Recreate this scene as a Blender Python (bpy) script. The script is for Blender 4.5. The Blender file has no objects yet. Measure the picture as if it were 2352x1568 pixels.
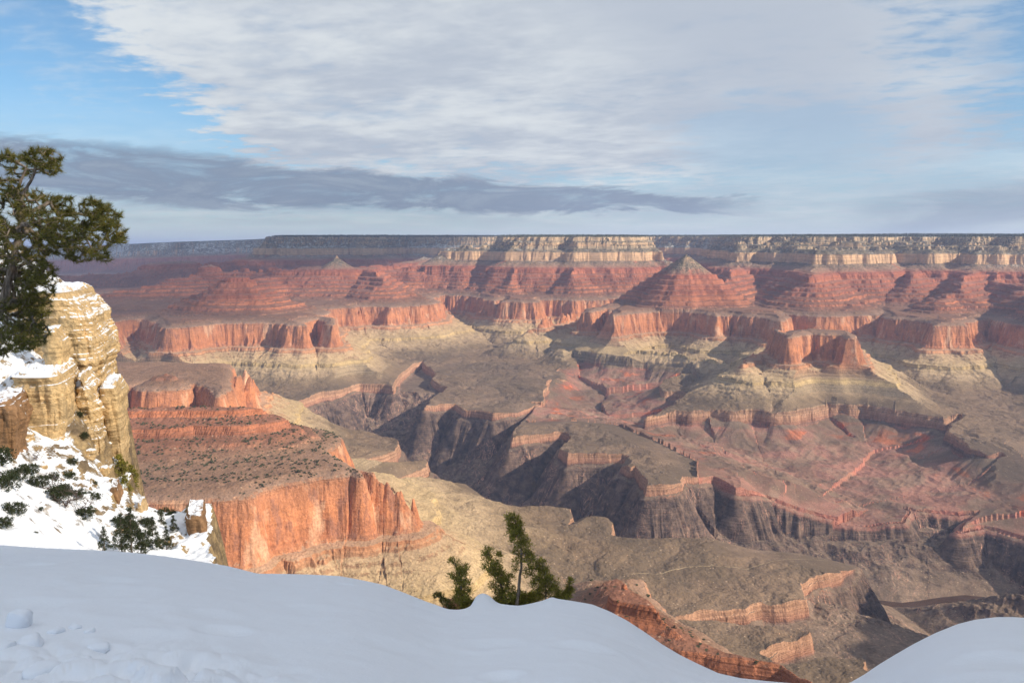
import bpy, bmesh, math, random, os
import numpy as np
from mathutils import Vector, Matrix, noise as mnoise
Q = float(os.environ.get('TERRQ', '1'))          # terrain resolution factor (1 = full)
rad = math.radians
sc = bpy.context.scene
C = sc.collection
# ------------------------------------------------------------------ camera, sky, sun, exposure
F_PX, W_PX, H_PX = 1800.0, 2352.0, 1568.0        # focal length in the units of a 2352 px wide picture
PITCH = rad(6.53)
cam = bpy.data.cameras.new('camera'); camo = bpy.data.objects.new('camera', cam); C.objects.link(camo)
cam.sensor_width = 36; cam.lens = 36 * F_PX / W_PX; cam.clip_start = .05; cam.clip_end = 200000
camo.location = (0, 0, 0); camo.rotation_euler = (math.pi / 2 - PITCH, 0, 0)
sc.camera = camo
SUN_EL = rad(29); SUN_AZ = rad(111)              # azimuth of the sun clockwise from the view direction (+Y)
sd = Vector((math.sin(SUN_AZ) * math.cos(SUN_EL), math.cos(SUN_AZ) * math.cos(SUN_EL), math.sin(SUN_EL)))
sl = bpy.data.lights.new('sun', 'SUN'); sl.energy = 5.0; sl.angle = rad(.53); sl.color = (1, .87, .69)
so = bpy.data.objects.new('sun', sl); C.objects.link(so); so.rotation_euler = sd.to_track_quat('Z', 'Y').to_euler()
sc.view_settings.view_transform = 'Standard'; sc.view_settings.look = 'None'
sc.view_settings.exposure = 0.6; sc.view_settings.gamma = 1; sc.view_settings.use_curve_mapping = False
sc.cycles.max_bounces = 5; sc.cycles.volume_bounces = 0; sc.cycles.diffuse_bounces = 3
sc.cycles.transparent_max_bounces = 8

class NT:
    """small helper to write node trees"""
    def __init__(s, tree): s.t = tree; s.n = tree.nodes; s.l = tree.links
    def put(s, sock, v):
        if isinstance(v, bpy.types.NodeSocket): s.l.new(v, sock)
        elif v is not None:
            if sock.type == 'RGBA' and len(v) == 3: v = (*v, 1)
            sock.default_value = v
    def new(s, typ, **kw):
        nd = s.n.new(typ)
        for k, v in kw.items(): setattr(nd, k, v)
        return nd
    def m(s, op, a, b=None, c=None, clamp=False):
        nd = s.new('ShaderNodeMath', operation=op, use_clamp=clamp)
        for i, v in enumerate((a, b, c)):
            if v is not None: s.put(nd.inputs[i], v)
        return nd.outputs[0]
    def vm(s, op, a, b=None, scale=None):
        nd = s.new('ShaderNodeVectorMath', operation=op)
        s.put(nd.inputs[0], a)
        if b is not None: s.put(nd.inputs[1], b)
        if scale is not None: s.put(nd.inputs['Scale'], scale)
        return nd.outputs['Value'] if op in ('LENGTH', 'DOT_PRODUCT') else nd.outputs[0]
    def xyz(s, v):
        nd = s.new('ShaderNodeSeparateXYZ'); s.put(nd.inputs[0], v); return nd.outputs
    def comb(s, x=0, y=0, z=0):
        nd = s.new('ShaderNodeCombineXYZ')
        for i, v in enumerate((x, y, z)): s.put(nd.inputs[i], v)
        return nd.outputs[0]
    def noise(s, vec, scale=1, detail=4, rough=.55, dist=0, out=0):
        nd = s.new('ShaderNodeTexNoise'); s.put(nd.inputs['Vector'], vec); s.put(nd.inputs['Scale'], scale)
        nd.inputs['Detail'].default_value = detail; nd.inputs['Roughness'].default_value = rough
        nd.inputs['Distortion'].default_value = dist
        return nd.outputs[out]
    def vor(s, vec, scale=1, feature='F1', rand=1, out='Distance'):
        nd = s.new('ShaderNodeTexVoronoi', feature=feature); s.put(nd.inputs['Vector'], vec)
        nd.inputs['Scale'].default_value = scale; nd.inputs['Randomness'].default_value = rand
        return nd.outputs[out]
    def ss(s, x, a, b, lo=0, hi=1):
        nd = s.new('ShaderNodeMapRange', interpolation_type='SMOOTHSTEP'); s.put(nd.inputs[0], x)
        for i, v in zip((1, 2, 3, 4), (a, b, lo, hi)): s.put(nd.inputs[i], v)
        return nd.outputs[0]
    def mr(s, x, a, b, lo=0, hi=1):
        nd = s.new('ShaderNodeMapRange'); s.put(nd.inputs[0], x)
        for i, v in zip((1, 2, 3, 4), (a, b, lo, hi)): s.put(nd.inputs[i], v)
        return nd.outputs[0]
    def mix(s, f, a, b, blend='MIX'):
        nd = s.new('ShaderNodeMix', data_type='RGBA', blend_type=blend)
        s.put(nd.inputs[0], f); s.put(nd.inputs[6], a); s.put(nd.inputs[7], b)
        return nd.outputs[2]
    def ramp(s, x, stops, interp='LINEAR'):
        nd = s.new('ShaderNodeValToRGB'); cr = nd.color_ramp; cr.interpolation = interp
        while len(cr.elements) < len(stops): cr.elements.new(.5)
        for e, (p, c) in zip(cr.elements, stops): e.position = p; e.color = (*c, 1)
        s.put(nd.inputs[0], x); return nd.outputs[0]
    def attr(s, name, out='Fac'):
        nd = s.new('ShaderNodeAttribute', attribute_name=name); return nd.outputs[out]

# world: Nishita sky with procedural clouds, laid out by compass direction
wd = bpy.data.worlds.new('World'); sc.world = wd; wd.use_nodes = True
wt = NT(wd.node_tree); wt.n.clear()
sky = wt.new('ShaderNodeTexSky', sky_type='NISHITA'); sky.sun_disc = False
sky.sun_elevation = SUN_EL; sky.sun_rotation = SUN_AZ; sky.altitude = 2100; sky.air_density = 1.15; sky.dust_density = .2; sky.ozone_density = 2.5
geo = wt.new('ShaderNodeNewGeometry')
dirv = wt.vm('SCALE', geo.outputs['Incoming'], scale=-1.0)
tc = wt.new('ShaderNodeTexCoord'); dirv = tc.outputs['Generated']
dx, dy, dz = wt.xyz(dirv)
azi = wt.m('MULTIPLY', wt.m('ARCTAN2', dx, dy), 57.2958)         # degrees right of the view
ele = wt.m('MULTIPLY', wt.m('ARCSINE', dz), 57.2958)             # degrees above the horizon
zz = wt.m('ADD', wt.m('MAXIMUM', dz, 0.0), .07)
cx = wt.m('DIVIDE', dx, zz); cy = wt.m('DIVIDE', dy, zz)
plane = wt.comb(cx, cy, 0)
big = wt.noise(plane, .55, 3, .5)
fine = wt.noise(wt.vm('ADD', plane, (7, 3, 1)), 2.6, 9, .62, .35)
rip = wt.noise(wt.vm('ADD', wt.comb(wt.m('MULTIPLY', wt.m('ADD', cx, wt.m('MULTIPLY', cy, .35)), 1.0), wt.m('MULTIPLY', cy, 1.25), 0), (3, 8, 2)), 5.5, 7, .6, .25)
tex = wt.m('ADD', wt.m('MULTIPLY', fine, .5), wt.m('MULTIPLY', rip, .5))
texc = wt.m('SUBTRACT', tex, .5)
# high sheet: opens to blue on the left (left of a slanting edge) and on the upper right
edgeL = wt.m('ADD', azi, wt.m('MULTIPLY', wt.m('SUBTRACT', ele, 8.0), .95))      # azimuth corrected for the slanting edge
jag = wt.m('MULTIPLY', texc, 26.0)
mL = wt.ss(wt.m('ADD', edgeL, jag), -22.5, -18.0)
edgeR = wt.m('SUBTRACT', azi, wt.m('MULTIPLY', wt.m('SUBTRACT', ele, 8.0), -.15))
mR = wt.ss(wt.m('ADD', edgeR, wt.m('MULTIPLY', texc, 40.0)), 25.0, 37.0, 1, 0)
mB = wt.ss(wt.m('ADD', ele, wt.m('MULTIPLY', texc, 12.0)), 2.5, 6.5)             # thins toward the horizon
hole = wt.ss(wt.m('ADD', wt.m('ADD', wt.m('POWER', wt.m('DIVIDE', wt.m('SUBTRACT', azi, 19.0), 7.0), 2.0),
             wt.m('POWER', wt.m('DIVIDE', wt.m('SUBTRACT', ele, 7.6), 2.6), 2.0)), wt.m('MULTIPLY', texc, -7.0)), .2, 1.8, .6, 1)
inner = wt.ss(wt.m('ADD', wt.m('MULTIPLY', big, .5), wt.m('MULTIPLY', tex, .5)), .34, .48, .72, 1)
sheet = wt.m('MULTIPLY', wt.m('MULTIPLY', wt.m('MULTIPLY', mL, mR), wt.m('MULTIPLY', mB, hole)), inner)
thin = wt.m('MULTIPLY', wt.ss(tex, .46, .68), .34)                               # thin veil in the blue parts
lowveil = wt.ss(ele, 11, 2, 0, .86)
veil = wt.m('MAXIMUM', thin, wt.m('MULTIPLY', lowveil, wt.ss(tex, .3, .6, .6, 1)))
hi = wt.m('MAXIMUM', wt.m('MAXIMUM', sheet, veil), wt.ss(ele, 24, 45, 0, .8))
shade = wt.ss(wt.m('ADD', wt.m('MULTIPLY', wt.noise(plane, .9, 4, .55), .55), wt.m('MULTIPLY', tex, .45)), .4, .62)
toprt = wt.m('MULTIPLY', wt.ss(wt.m('SUBTRACT', azi, wt.m('MULTIPLY', wt.m('SUBTRACT', 17.0, ele), 1.6)), -8, 10), wt.ss(azi, 34, 20))
shade2 = wt.m('MULTIPLY', shade, wt.m('SUBTRACT', 1.0, wt.m('MULTIPLY', toprt, .9)))
hicol = wt.mix(shade2, (.36, .40, .46), (.54, .57, .585))
# low grey bank
bn = wt.noise(wt.comb(wt.m('MULTIPLY', azi, .075), wt.m('MULTIPLY', ele, .36), 0), 1.5, 9, .66, .6)
bnc = wt.m('SUBTRACT', bn, .5)
azc = wt.m('MINIMUM', wt.m('MAXIMUM', azi, -60.0), 60.0)
ctr = wt.m('ADD', 3.85, wt.m('MULTIPLY', azc, -.042))
ew = wt.m('ADD', ele, wt.m('MULTIPLY', bnc, 3.6))
hw = wt.ss(azi, 21, -26, .65, 1.75)
dd = wt.m('DIVIDE', wt.m('ABSOLUTE', wt.m('SUBTRACT', ew, ctr)), hw)
bank = wt.m('MULTIPLY', wt.ss(dd, 1.15, .7), wt.ss(wt.m('ADD', azi, wt.m('MULTIPLY', bnc, 20.0)), 20, 11))
dd2 = wt.m('DIVIDE', wt.m('ABSOLUTE', wt.m('SUBTRACT', wt.m('ADD', ele, wt.m('MULTIPLY', bnc, 2.2)), wt.m('ADD', 2.3, wt.m('MULTIPLY', wt.m('SUBTRACT', azc, 26.0), .12)))), 1.5)
bank2 = wt.m('MULTIPLY', wt.m('MULTIPLY', wt.ss(dd2, 1.1, .5), wt.ss(azi, 21.5, 28)), .6)
bankall = wt.m('MULTIPLY', wt.m('MAXIMUM', bank, bank2), wt.ss(bn, .34, .52, .35, .95))
bankcol = wt.mix(wt.ss(bn, .35, .65), (.115, .155, .235), (.25, .30, .36))
skyb = wt.new('ShaderNodeBackground'); wt.put(skyb.inputs[0], wt.mix(1, sky.outputs[0], (.79, .98, 1.0), 'MULTIPLY')); skyb.inputs[1].default_value = .088
hicol = wt.mix(wt.m('MULTIPLY', wt.ss(ele, 3.2, .6), .8), hicol, (.63, .665, .61))
zen = wt.ss(ele, 22, 50, .92, 1.95)  # cloud overhead, out of frame, brightened to lift ambient light on the snow
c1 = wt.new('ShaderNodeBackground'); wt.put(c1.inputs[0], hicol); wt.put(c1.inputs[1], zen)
c2 = wt.new('ShaderNodeBackground'); wt.put(c2.inputs[0], bankcol); c2.inputs[1].default_value = .9
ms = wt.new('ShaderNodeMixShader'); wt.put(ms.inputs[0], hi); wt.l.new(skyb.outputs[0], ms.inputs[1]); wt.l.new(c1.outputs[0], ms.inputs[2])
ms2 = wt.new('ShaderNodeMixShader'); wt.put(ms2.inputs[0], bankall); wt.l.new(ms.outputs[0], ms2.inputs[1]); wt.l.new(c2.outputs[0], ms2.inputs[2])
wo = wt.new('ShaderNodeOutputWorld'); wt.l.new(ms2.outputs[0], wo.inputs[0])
wd.cycles.sampling_method = 'MANUAL'; wd.cycles.sample_map_resolution = 512

# ------------------------------------------------------------------ helpers
def mat(name, rough=.9, spec=.2):
    m = bpy.data.materials.new(name); m.use_nodes = True; t = NT(m.node_tree); t.n.clear()
    b = t.new('ShaderNodeBsdfPrincipled'); b.inputs['Roughness'].default_value = rough
    b.inputs['Specular IOR Level'].default_value = spec
    o = t.new('ShaderNodeOutputMaterial'); t.l.new(b.outputs[0], o.inputs[0]); return m, t, b
def tag(o, label=None, cat=None, group=None, kind=None):
    if label: o['label'] = label
    if cat: o['category'] = cat
    if group: o['group'] = group
    if kind: o['kind'] = kind
    return o
def empty(name, loc, rz=0):
    o = bpy.data.objects.new(name, None); C.objects.link(o); o.location = loc; o.rotation_euler = (0, 0, rz); return o
def np_mesh(name, V, Fc, material, parent=None, smooth=False):
    """one object from numpy vertices (n,3) and faces (m,k), all faces the same size"""
    me = bpy.data.meshes.new(name); V = np.asarray(V, np.float32); Fc = np.asarray(Fc, np.int32); k = Fc.shape[1]
    me.vertices.add(len(V)); me.vertices.foreach_set('co', V.ravel())
    me.loops.add(Fc.size); me.loops.foreach_set('vertex_index', Fc.ravel())
    me.polygons.add(len(Fc)); me.polygons.foreach_set('loop_start', np.arange(0, Fc.size, k, dtype=np.int32))
    me.update(calc_edges=True); me.polygons.foreach_set('use_smooth', np.full(len(Fc), smooth))
    for m in (material if isinstance(material, (list, tuple)) else [material]): me.materials.append(m)
    o = bpy.data.objects.new(name, me); C.objects.link(o)
    if parent: o.parent = parent
    return o
def fattr(o, name, arr):
    a = o.data.attributes.new(name, 'FLOAT', 'POINT'); a.data.foreach_set('value', np.asarray(arr, np.float32).ravel())
def grid_faces(nr, nc):
    i = np.arange(nr - 1)[:, None] * nc + np.arange(nc - 1)[None, :]
    return np.stack([i, i + 1, i + nc + 1, i + nc], -1).reshape(-1, 4)
_rng = np.random.RandomState(7)
_perm = np.concatenate([_rng.permutation(256)] * 2).astype(np.int32)
_gr = np.stack([np.cos(np.arange(256) * 2.39996), np.sin(np.arange(256) * 2.39996)], -1).astype(np.float32)
def perlin(x, y):
    x = np.asarray(x, np.float32); y = np.asarray(y, np.float32)
    xi = np.floor(x); yi = np.floor(y); xf = x - xi; yf = y - yi
    xi = xi.astype(np.int32) & 255; yi = yi.astype(np.int32) & 255
    u = xf * xf * xf * (xf * (xf * 6 - 15) + 10); v = yf * yf * yf * (yf * (yf * 6 - 15) + 10)
    def g(ix, iy, fx, fy):
        h = _perm[_perm[ix & 255] + (iy & 255)]; return _gr[h, 0] * fx + _gr[h, 1] * fy
    a = g(xi, yi, xf, yf); b = g(xi + 1, yi, xf - 1, yf); c = g(xi, yi + 1, xf, yf - 1); d = g(xi + 1, yi + 1, xf - 1, yf - 1)
    return (a + u * (b - a)) * (1 - v) + (c + u * (d - c)) * v
def fbm(x, y, o=4, g=.5, off=0.0):
    r = 0; a = 1.0; f = 1.0
    for k in range(o): r = r + a * perlin(x * f + off + 17.3 * k, y * f - off - 9.1 * k); a *= g; f *= 2.03
    return r
def ridged(x, y, o=3, g=.5, off=0.0):
    r = 0; a = 1.0; f = 1.0
    for k in range(o): r = r + a * (1 - 2.2 * np.abs(perlin(x * f + off + 31.7 * k, y * f - off + 5.3 * k))); a *= g; f *= 2.07
    return r
def ray(px, py):
    u = (px - W_PX / 2) / F_PX; v = (H_PX / 2 - py) / F_PX
    return u, math.cos(PITCH) + v * math.sin(PITCH), -math.sin(PITCH) + v * math.cos(PITCH)
DIP = .019
def dipf(X, Y): return DIP * Y - .035 * np.maximum(0, -X - 4000)
def on_level(px, py, s):
    """ground point of the rock level s (metres from the rim's own bed) that the photo shows at px, py"""
    u, dyy, dzz = ray(px, py); t = s / (dzz - DIP * dyy); return (u * t, dyy * t)
# ------------------------------------------------------------------ the canyon
# cross profile of the canyon wall: horizontal retreat e (m) against rock level s (m below the rim)
PROF = [(-4000, -1075), (-900, -1052), (-300, -1035), (0, -1012), (150, -962), (262, -915), (270, -893), (340, -868), (400, -836),
        (412, -815), (440, -808), (450, -790), (478, -648), (488, -640), (540, -624), (620, -590), (627, -570), (675, -552),
        (681, -536), (730, -518), (737, -496), (775, -480), (780, -462), (818, -446), (824, -424), (862, -408), (870, -372),
        (895, -350), (1000, -304), (1075, -272), (1090, -182), (1108, -172), (1170, -140), (1182, -136), (1188, -112), (1225, -92), (1230, -70),
        (1262, -50), (1270, -14), (1290, 0), (1500, 6), (6000, 40), (20000, 60)]
PE = np.array([p[0] for p in PROF], float); PS = np.array([p[1] for p in PROF], float)
def e_of(s): return float(np.interp(s, PS, PE))
LIM = 1e6
def L(*pts):
    out = []
    for p in pts:
        if p[0] == 'w': out.append((p[1], p[2], e_of(p[3])))
        elif p[0] == 't': out.append(((p[1] - 1176) / F_PX * p[2], p[2], e_of(p[3])))
        else: x, y = on_level(*p); out.append((x, y, e_of(p[2])))
    return out
RW = -641
def R(*pts):  # a redwall rim: every photo point stands on level RW
    return L(*[(p[0], p[1], RW) if len(p) == 2 else (p if p[0] in ('w', 't') else p) for p in pts])
FE = []   # (points, closed, horizontal scale, inner cap)
def ridge(sc_, *pts): FE.append((L(*pts), False, sc_, 0))
def mesa(sc_, cap, *pts): FE.append((R(*pts), True, sc_, cap))
# conical butte right of the middle and the mesa under it
mesa(1.0, 45, (1351, 715), (1385, 707), (1430, 706), (1405, 725), (1453, 718), (1530, 714), (1606, 718), (1640, 724), (1671, 722), (1720, 726), (1770, 729), (1789, 737),
     (1799, 728), (1784, 709), ('w', 2450, 7500, RW), ('w', 1900, 8100, RW), ('w', 1200, 8000, RW))
ridge(1.35, (1426, 697, -618), (1467, 683, -575), ('t', 1520, 7250, -560), ('t', 1630, 7250, -570), ('t', 1716, 7380, -608))
ridge(1.3, ('t', 1590, 7450, -560), ('w', 1850, 7900, -590), ('w', 2200, 8500, -615), ('w', 2600, 9300, -560))
ridge(1.0, (1320, 735, -800), (1245, 755, -815), (1210, 772, -870))
ridge(1.0, (1405, 727, -660), (1398, 748, -800), (1385, 790, -890), (1360, 802, -930))
ridge(1.0, (1640, 727, -670), (1612, 765, -830), (1590, 800, -900))
ridge(1.0, (1789, 739, -660), (1800, 765, -850))
ridge(1.0, (1308, 806, -925), (1360, 808, -930), (1453, 814, -932), (1549, 819, -930), (1640, 838, -930), (1710, 842, -930))
ridge(1.0, (1528, 856, -972), (1608, 850, -960), (1700, 842, -930))
# pale pyramid butte in front of it
mesa(1.0, 14, (1811, 774), (1830, 770), (1862, 765), (1890, 768), (1920, 769), (1940, 770), (1957, 780), (1950, 768), (1931, 761), (1890, 759), (1859, 757), (1830, 762), (1815, 768))
ridge(1.0, (1811, 775, -660), (1790, 790, -740), (1767, 804, -805), (1743, 818, -822), (1712, 848, -842), (1680, 868, -900), (1630, 890, -985))
ridge(1.0, (1957, 782, -665), (1978, 812, -815), (2027, 862, -905), (2100, 915, -1000))
ridge(1.2, (1860, 780, -700), (1850, 835, -815), (1845, 870, -880), (1760, 912, -985))
ridge(1.2, (1930, 780, -700), (1925, 838, -815), (1935, 880, -905), (1990, 915, -1000))
# temples on the left
mesa(1.0, 45, (228, 758), (264, 736), (342, 729), (368, 737), (384, 753), (400, 751), (431, 749), (517, 741), (585, 741), (640, 741), (684, 745), (699, 736), (742, 732), (761, 743),
     (757, 733), (687, 722), (684, 712), (740, 709), (808, 706), (850, 697), (905, 694), (944, 690), (953, 702), ('w', -1020, 8300, RW), ('w', -1600, 9200, RW), ('w', -4200, 8200, RW), ('w', -3700, 6300, RW))
ridge(1.45, (396, 700, -565), (440, 684, -520), (478, 671, -468), (508, 650, -388), ('t', 545, 6600, -352), (585, 650, -388), (600, 671, -470), (635, 690, -540))
ridge(1.45, ('t', 545, 6650, -360), ('w', -2700, 7300, -480), ('t', 620, 8100, -420))
ridge(1.0, ('t', 489, 9000, -330), ('t', 489, 9050, -330)); ridge(1.6, ('t', 400, 8600, -480), ('t', 489, 9000, -430), ('t', 560, 9100, -420), ('t', 640, 8900, -400))
ridge(1.5, (622, 626, -375), (700, 621, -355), (760, 617, -345), ('t', 810, 8400, -345), (855, 624, -365), (886, 650, -455), (906, 667, -525), (925, 683, -600))
ridge(1.8, ('t', 775, 8500, -300), ('t', 778, 8500, -300))
FE.append((L(('t', 690, 8300, -352), ('t', 770, 8250, -352), ('t', 855, 8330, -352), ('t', 868, 8600, -352), ('t', 780, 8900, -352), ('t', 690, 8800, -352)), True, 1.3, 8))
ridge(1.5, ('t', 776, 8600, -350), ('w', -1500, 9800, -400), ('w', -1200, 11000, -300))
ridge(1.0, (384, 755, -650), (389, 790, -760), (393, 822, -835), (395, 860, -900))
ridge(1.0, (700, 760, -790), (715, 800, -860), (738, 840, -930)); ridge(1.0, (560, 770, -780), (590, 820, -900)); ridge(1.0, (761, 745, -660), (800, 790, -850), (850, 830, -960))
ridge(1.0, (953, 704, -660), (985, 735, -820), (1010, 745, -900)); ridge(1.0, (250, 760, -700), (235, 820, -880))
# dark ridges far left
ridge(1.5, ('t', 120, 10500, -480), ('t', 318, 10500, -440), ('t', 352, 10500, -330), ('t', 437, 10500, -320), ('t', 448, 10700, -400), ('t', 640, 11500, -330))
mesa(1.0, 60, ('t', -200, 9300, RW), ('t', 110, 9300, RW), ('t', 430, 9400, RW), ('t', 560, 10000, RW), ('t', 640, 11800, RW), ('t', -400, 12500, RW))
mesa(1.0, 45, ('t', 186, 7600, RW), ('t', 273, 7300, RW), ('t', 330, 7500, RW), ('t', 330, 8400, RW), ('t', 50, 8400, RW), ('t', 20, 7500, RW))
ridge(1.5, ('t', 250, 7800, -560), ('t', 330, 7900, -520), ('t', 420, 8000, -520))
# north wall, from left to right: rim polygons on the top bed
FE.append((L(('t', -1500, 21000, 0), ('t', 0, 20000, 0), ('t', 250, 19500, 0), ('t', 420, 18000, 0), ('t', 560, 18500, 0), ('t', 700, 17000, 0), ('w', 0, 24000, 0), ('w', -20000, 30000, 0)), True, 1.6, 9000))
FE.append((L(('t', 649, 12500, 0), ('t', 700, 12000, 0), ('t', 780, 12600, 0), ('t', 850, 12300, 0), ('t', 930, 13200, 0), ('t', 1020, 12500, 0), ('t', 1100, 12900, 0), ('t', 1180, 13500, 0),
          ('w', 2000, 15000, 0), ('w', 2000, 21000, 0), ('w', -6500, 21000, 0)), True, 1.25, 9000))
ridge(1.3, ('t', 590, 12000, -175), ('t', 660, 12200, -60)); ridge(1.3, ('t', 585, 12000, -300), ('t', 640, 11800, -300))
FE.append((L(('t', 1166, 9550, 0), ('t', 1200, 9200, 0), ('t', 1260, 9150, 0), ('t', 1300, 9350, 0), ('t', 1325, 9080, 0), ('t', 1436, 9130, 0), ('t', 1470, 9700, 0), ('t', 1455, 10500, 0),
          ('w', 1900, 13000, 0), ('w', 600, 14500, 0), ('w', 100, 12000, 0), ('t', 1175, 10200, 0)), True, 1.0, 9000))
ridge(1.15, ('t', 1166, 9600, -110), ('t', 1091, 9500, -178), ('t', 1060, 9550, -205), ('t', 1023, 9600, -180)); ridge(1.3, ('t', 1023, 9600, -240), ('t', 951, 9400, -355), ('t', 890, 9300, -430), ('t', 850, 9200, -560))
ridge(1.1, ('t', 1460, 9300, -110), ('t', 1495, 9300, -180), ('t', 1530, 9200, -290))
mesa(1.0, 60, (934, 681), (975, 680), (1026, 677), (1088, 679), (1130, 688), (1159, 686), (1165, 692), (1195, 694), (1228, 693), (1243, 688), (1317, 689), (1351, 687), (1419, 685), (1480, 684),
     ('w', 2400, 9800, RW), ('w', 300, 10500, RW), ('w', -1300, 10000, RW), ('w', -1250, 9000, RW))
ridge(1.2, ('t', 1320, 8900, -300), ('t', 1322, 8450, -420)); ridge(1.2, ('t', 1180, 8900, -330), ('t', 1170, 8500, -520)); ridge(1.2, (1163, 694, -660), (1140, 722, -800), (1105, 745, -900))
ridge(1.0, (1228, 694, -660), (1250, 725, -800)); ridge(1.0, (1030, 680, -660), (1040, 705, -800)); 
FE.append((L(('t', 1440, 13200, 0), ('t', 1500, 13600, 0), ('t', 1560, 12900, 0), ('t', 1640, 12300, 0), ('t', 1680, 10200, 0), ('t', 1725, 9700, 0), ('t', 1790, 9900, 0), ('t', 1800, 9500, 0), ('t', 1870, 9250, 0),
          ('t', 1905, 9500, 0), ('t', 1950, 9150, 0), ('t', 2010, 9250, 0), ('t', 2060, 9900, 0), ('t', 2110, 9500, 0), ('t', 2160, 9700, 0), ('t', 2190, 9100, 0), ('t', 2230, 8750, 0), ('t', 2290, 8900, 0),
          ('t', 2310, 8500, 0), ('t', 2400, 8300, 0), ('t', 2700, 8200, 0), ('w', 12000, 9000, 0), ('w', 16000, 24000, 0), ('w', -3000, 24000, 0), ('w', 500, 15500, 0)), True, 1.1, 9000))
FE.append((L(('t', 1690, 8900, -178), ('t', 1760, 8700, -178), ('t', 1830, 8500, -178), ('t', 1868, 7900, -178), ('t', 1925, 7850, -178), ('t', 1990, 8050, -178), ('t', 2060, 8350, -178), ('t', 2120, 8150, -178),
          ('t', 2190, 8300, -178), ('t', 2240, 7950, -178), ('t', 2352, 7850, -178), ('t', 2700, 7500, -178), ('w', 8000, 9500, -178), ('w', 2800, 10200, -178)), True, 1.2, 40))
mesa(1.0, 60, (1774, 704), (1790, 713), (1850, 709), (1890, 711), (1924, 713), (1950, 704), (2016, 706), (2060, 703), (2109, 701), (2180, 702), (2260, 690), (2352, 690),
     ('w', 5500, 8200, RW), ('w', 4500, 9400, RW), ('w', 2700, 9200, RW))
ridge(1.5, ('t', 1868, 7900, -280), (1866, 645, -390), (1840, 664, -480), (1800, 692, -600))
ridge(1.5, ('t', 1990, 8000, -330), (1975, 660, -480), (1930, 690, -590)); ridge(1.5, ('t', 2100, 8000, -330), (2090, 660, -470), (2080, 685, -560))
ridge(1.4, ('t', 2230, 7800, -330), (2205, 665, -450)); ridge(1.4, ('t', 1690, 8700, -330), (1665, 655, -460))
# banded dome on its own mesa, right; the shaded spur at the right edge
mesa(1.0, 40, (2055, 731), (2090, 734), (2143, 740), (2152, 748), (2180, 747), (2197, 745), (2225, 737), (2252, 732), (2270, 716), ('w', 4200, 7000, RW), ('w', 3300, 7100, RW))
ridge(1.15, (2126, 694, -535), (2150, 690, -520), (2182, 694, -540)); ridge(1.4, (2160, 690, -525), ('t', 2215, 7000, -480), ('t', 2260, 7600, -380))
ridge(1.0, (2180, 749, -670), (2170, 775, -810), (2165, 815, -900), (2160, 850, -990)); ridge(1.0, (2060, 735, -690), (2055, 765, -830), (2045, 800, -930))
mesa(1.0, 60, (2305, 737), (2330, 742), (2380, 745), ('w', 4700, 5300, RW), ('w', 6500, 4800, RW), ('w', 7000, 8000, RW), ('w', 4500, 7800, RW), (2290, 715))
ridge(1.4, ('t', 2352, 6500, -440), ('w', 4750, 6200, -330), ('w', 5300, 5900, -170), ('w', 6200, 5600, 0), ('w', 9000, 6500, 0))
ridge(1.2, ('t', 2352, 6500, -440), ('t', 2290, 7200, -430), ('t', 2270, 7900, -330))
ridge(1.1, ('w', 4750, 6300, -250), ('w', 4500, 5750, -130), ('w', 4550, 5150, -200), ('w', 4650, 4700, -500))
ridge(1.1, ('w', 5200, 5800, -200), ('w', 4900, 5000, -420), ('w', 4700, 4600, -650), ('w', 4500, 4300, -820))
# near ridge on the left with its orange cliff
mesa(.85, 30, ('w', -2600, 1500, RW), (200, 1160), (318, 1147), (461, 1146), (564, 1139), (583, 1125), (667, 1108), (735, 1095), (780, 1089), (805, 1081), (822, 1090), (800, 1075), ('w', -640, 2430, RW), ('w', -900, 2600, RW), ('w', -1400, 2640, RW), ('w', -2700, 2300, RW))
ridge(1.75, ('w', -2900, 1700, -330), ('w', -1900, 2350, -500), (280, 943, -535), (400, 941, -533)); ridge(1.15, (400, 941, -533), (500, 940, -530), (560, 943, -533), (600, 950, -545)); ridge(.8, (600, 950, -550), (680, 990, -600), (735, 1010, -625))
ridge(1.0, (815, 1087, -655), (868, 1131, -700), (905, 1155, -730), (945, 1192, -775), (965, 1215, -835), (990, 1238, -888), (1024, 1248, -897))
ridge(1.0, (945, 1192, -790), (900, 1290, -880), (870, 1315, -893)); ridge(1.0, ('w', -2900, 1700, -330), ('w', -4500, 600, 0))
ridge(1.0, (990, 1240, -888), (985, 1280, -896))
# red butte behind it and the small pyramid
mesa(1.0, 22, ('w', -2600, 3300, RW), (240, 900), (280, 889), (342, 878), (410, 877), (468, 880), (490, 893), (506, 907), (512, 897), ('w', -1420, 3900, RW), ('w', -2200, 4000, RW))
ridge(.9, (365, 865, -606), (380, 862, -600), (395, 866, -606)); ridge(1.0, (506, 905, -655), (520, 900, -690), (555, 880, -690))
ridge(.8, (567, 869, -658), (570, 870, -660)); ridge(1.0, (567, 875, -700), (600, 900, -815), (625, 915, -860), (655, 945, -905))
# foreground spur below the viewpoint
ridge(.62, ('w', 950, 250, -330), ('w', 760, 420, -480), ('w', 560, 640, -560), ('w', 430, 820, -566), (1825, 1572, -572), (1789, 1545, -570), (1663, 1520, -568), (1575, 1476, -560), (1500, 1421, -546), (1440, 1366, -526))
ridge(.8, (1440, 1364, -545), (1400, 1352, -600), (1390, 1345, -632)); mesa(.9, 30, (1319, 1350), (1340, 1340), (1400, 1335), (1465, 1334), (1482, 1370), (1486, 1395), ('w', 260, 1150, RW), ('w', 120, 1150, RW))
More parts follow.
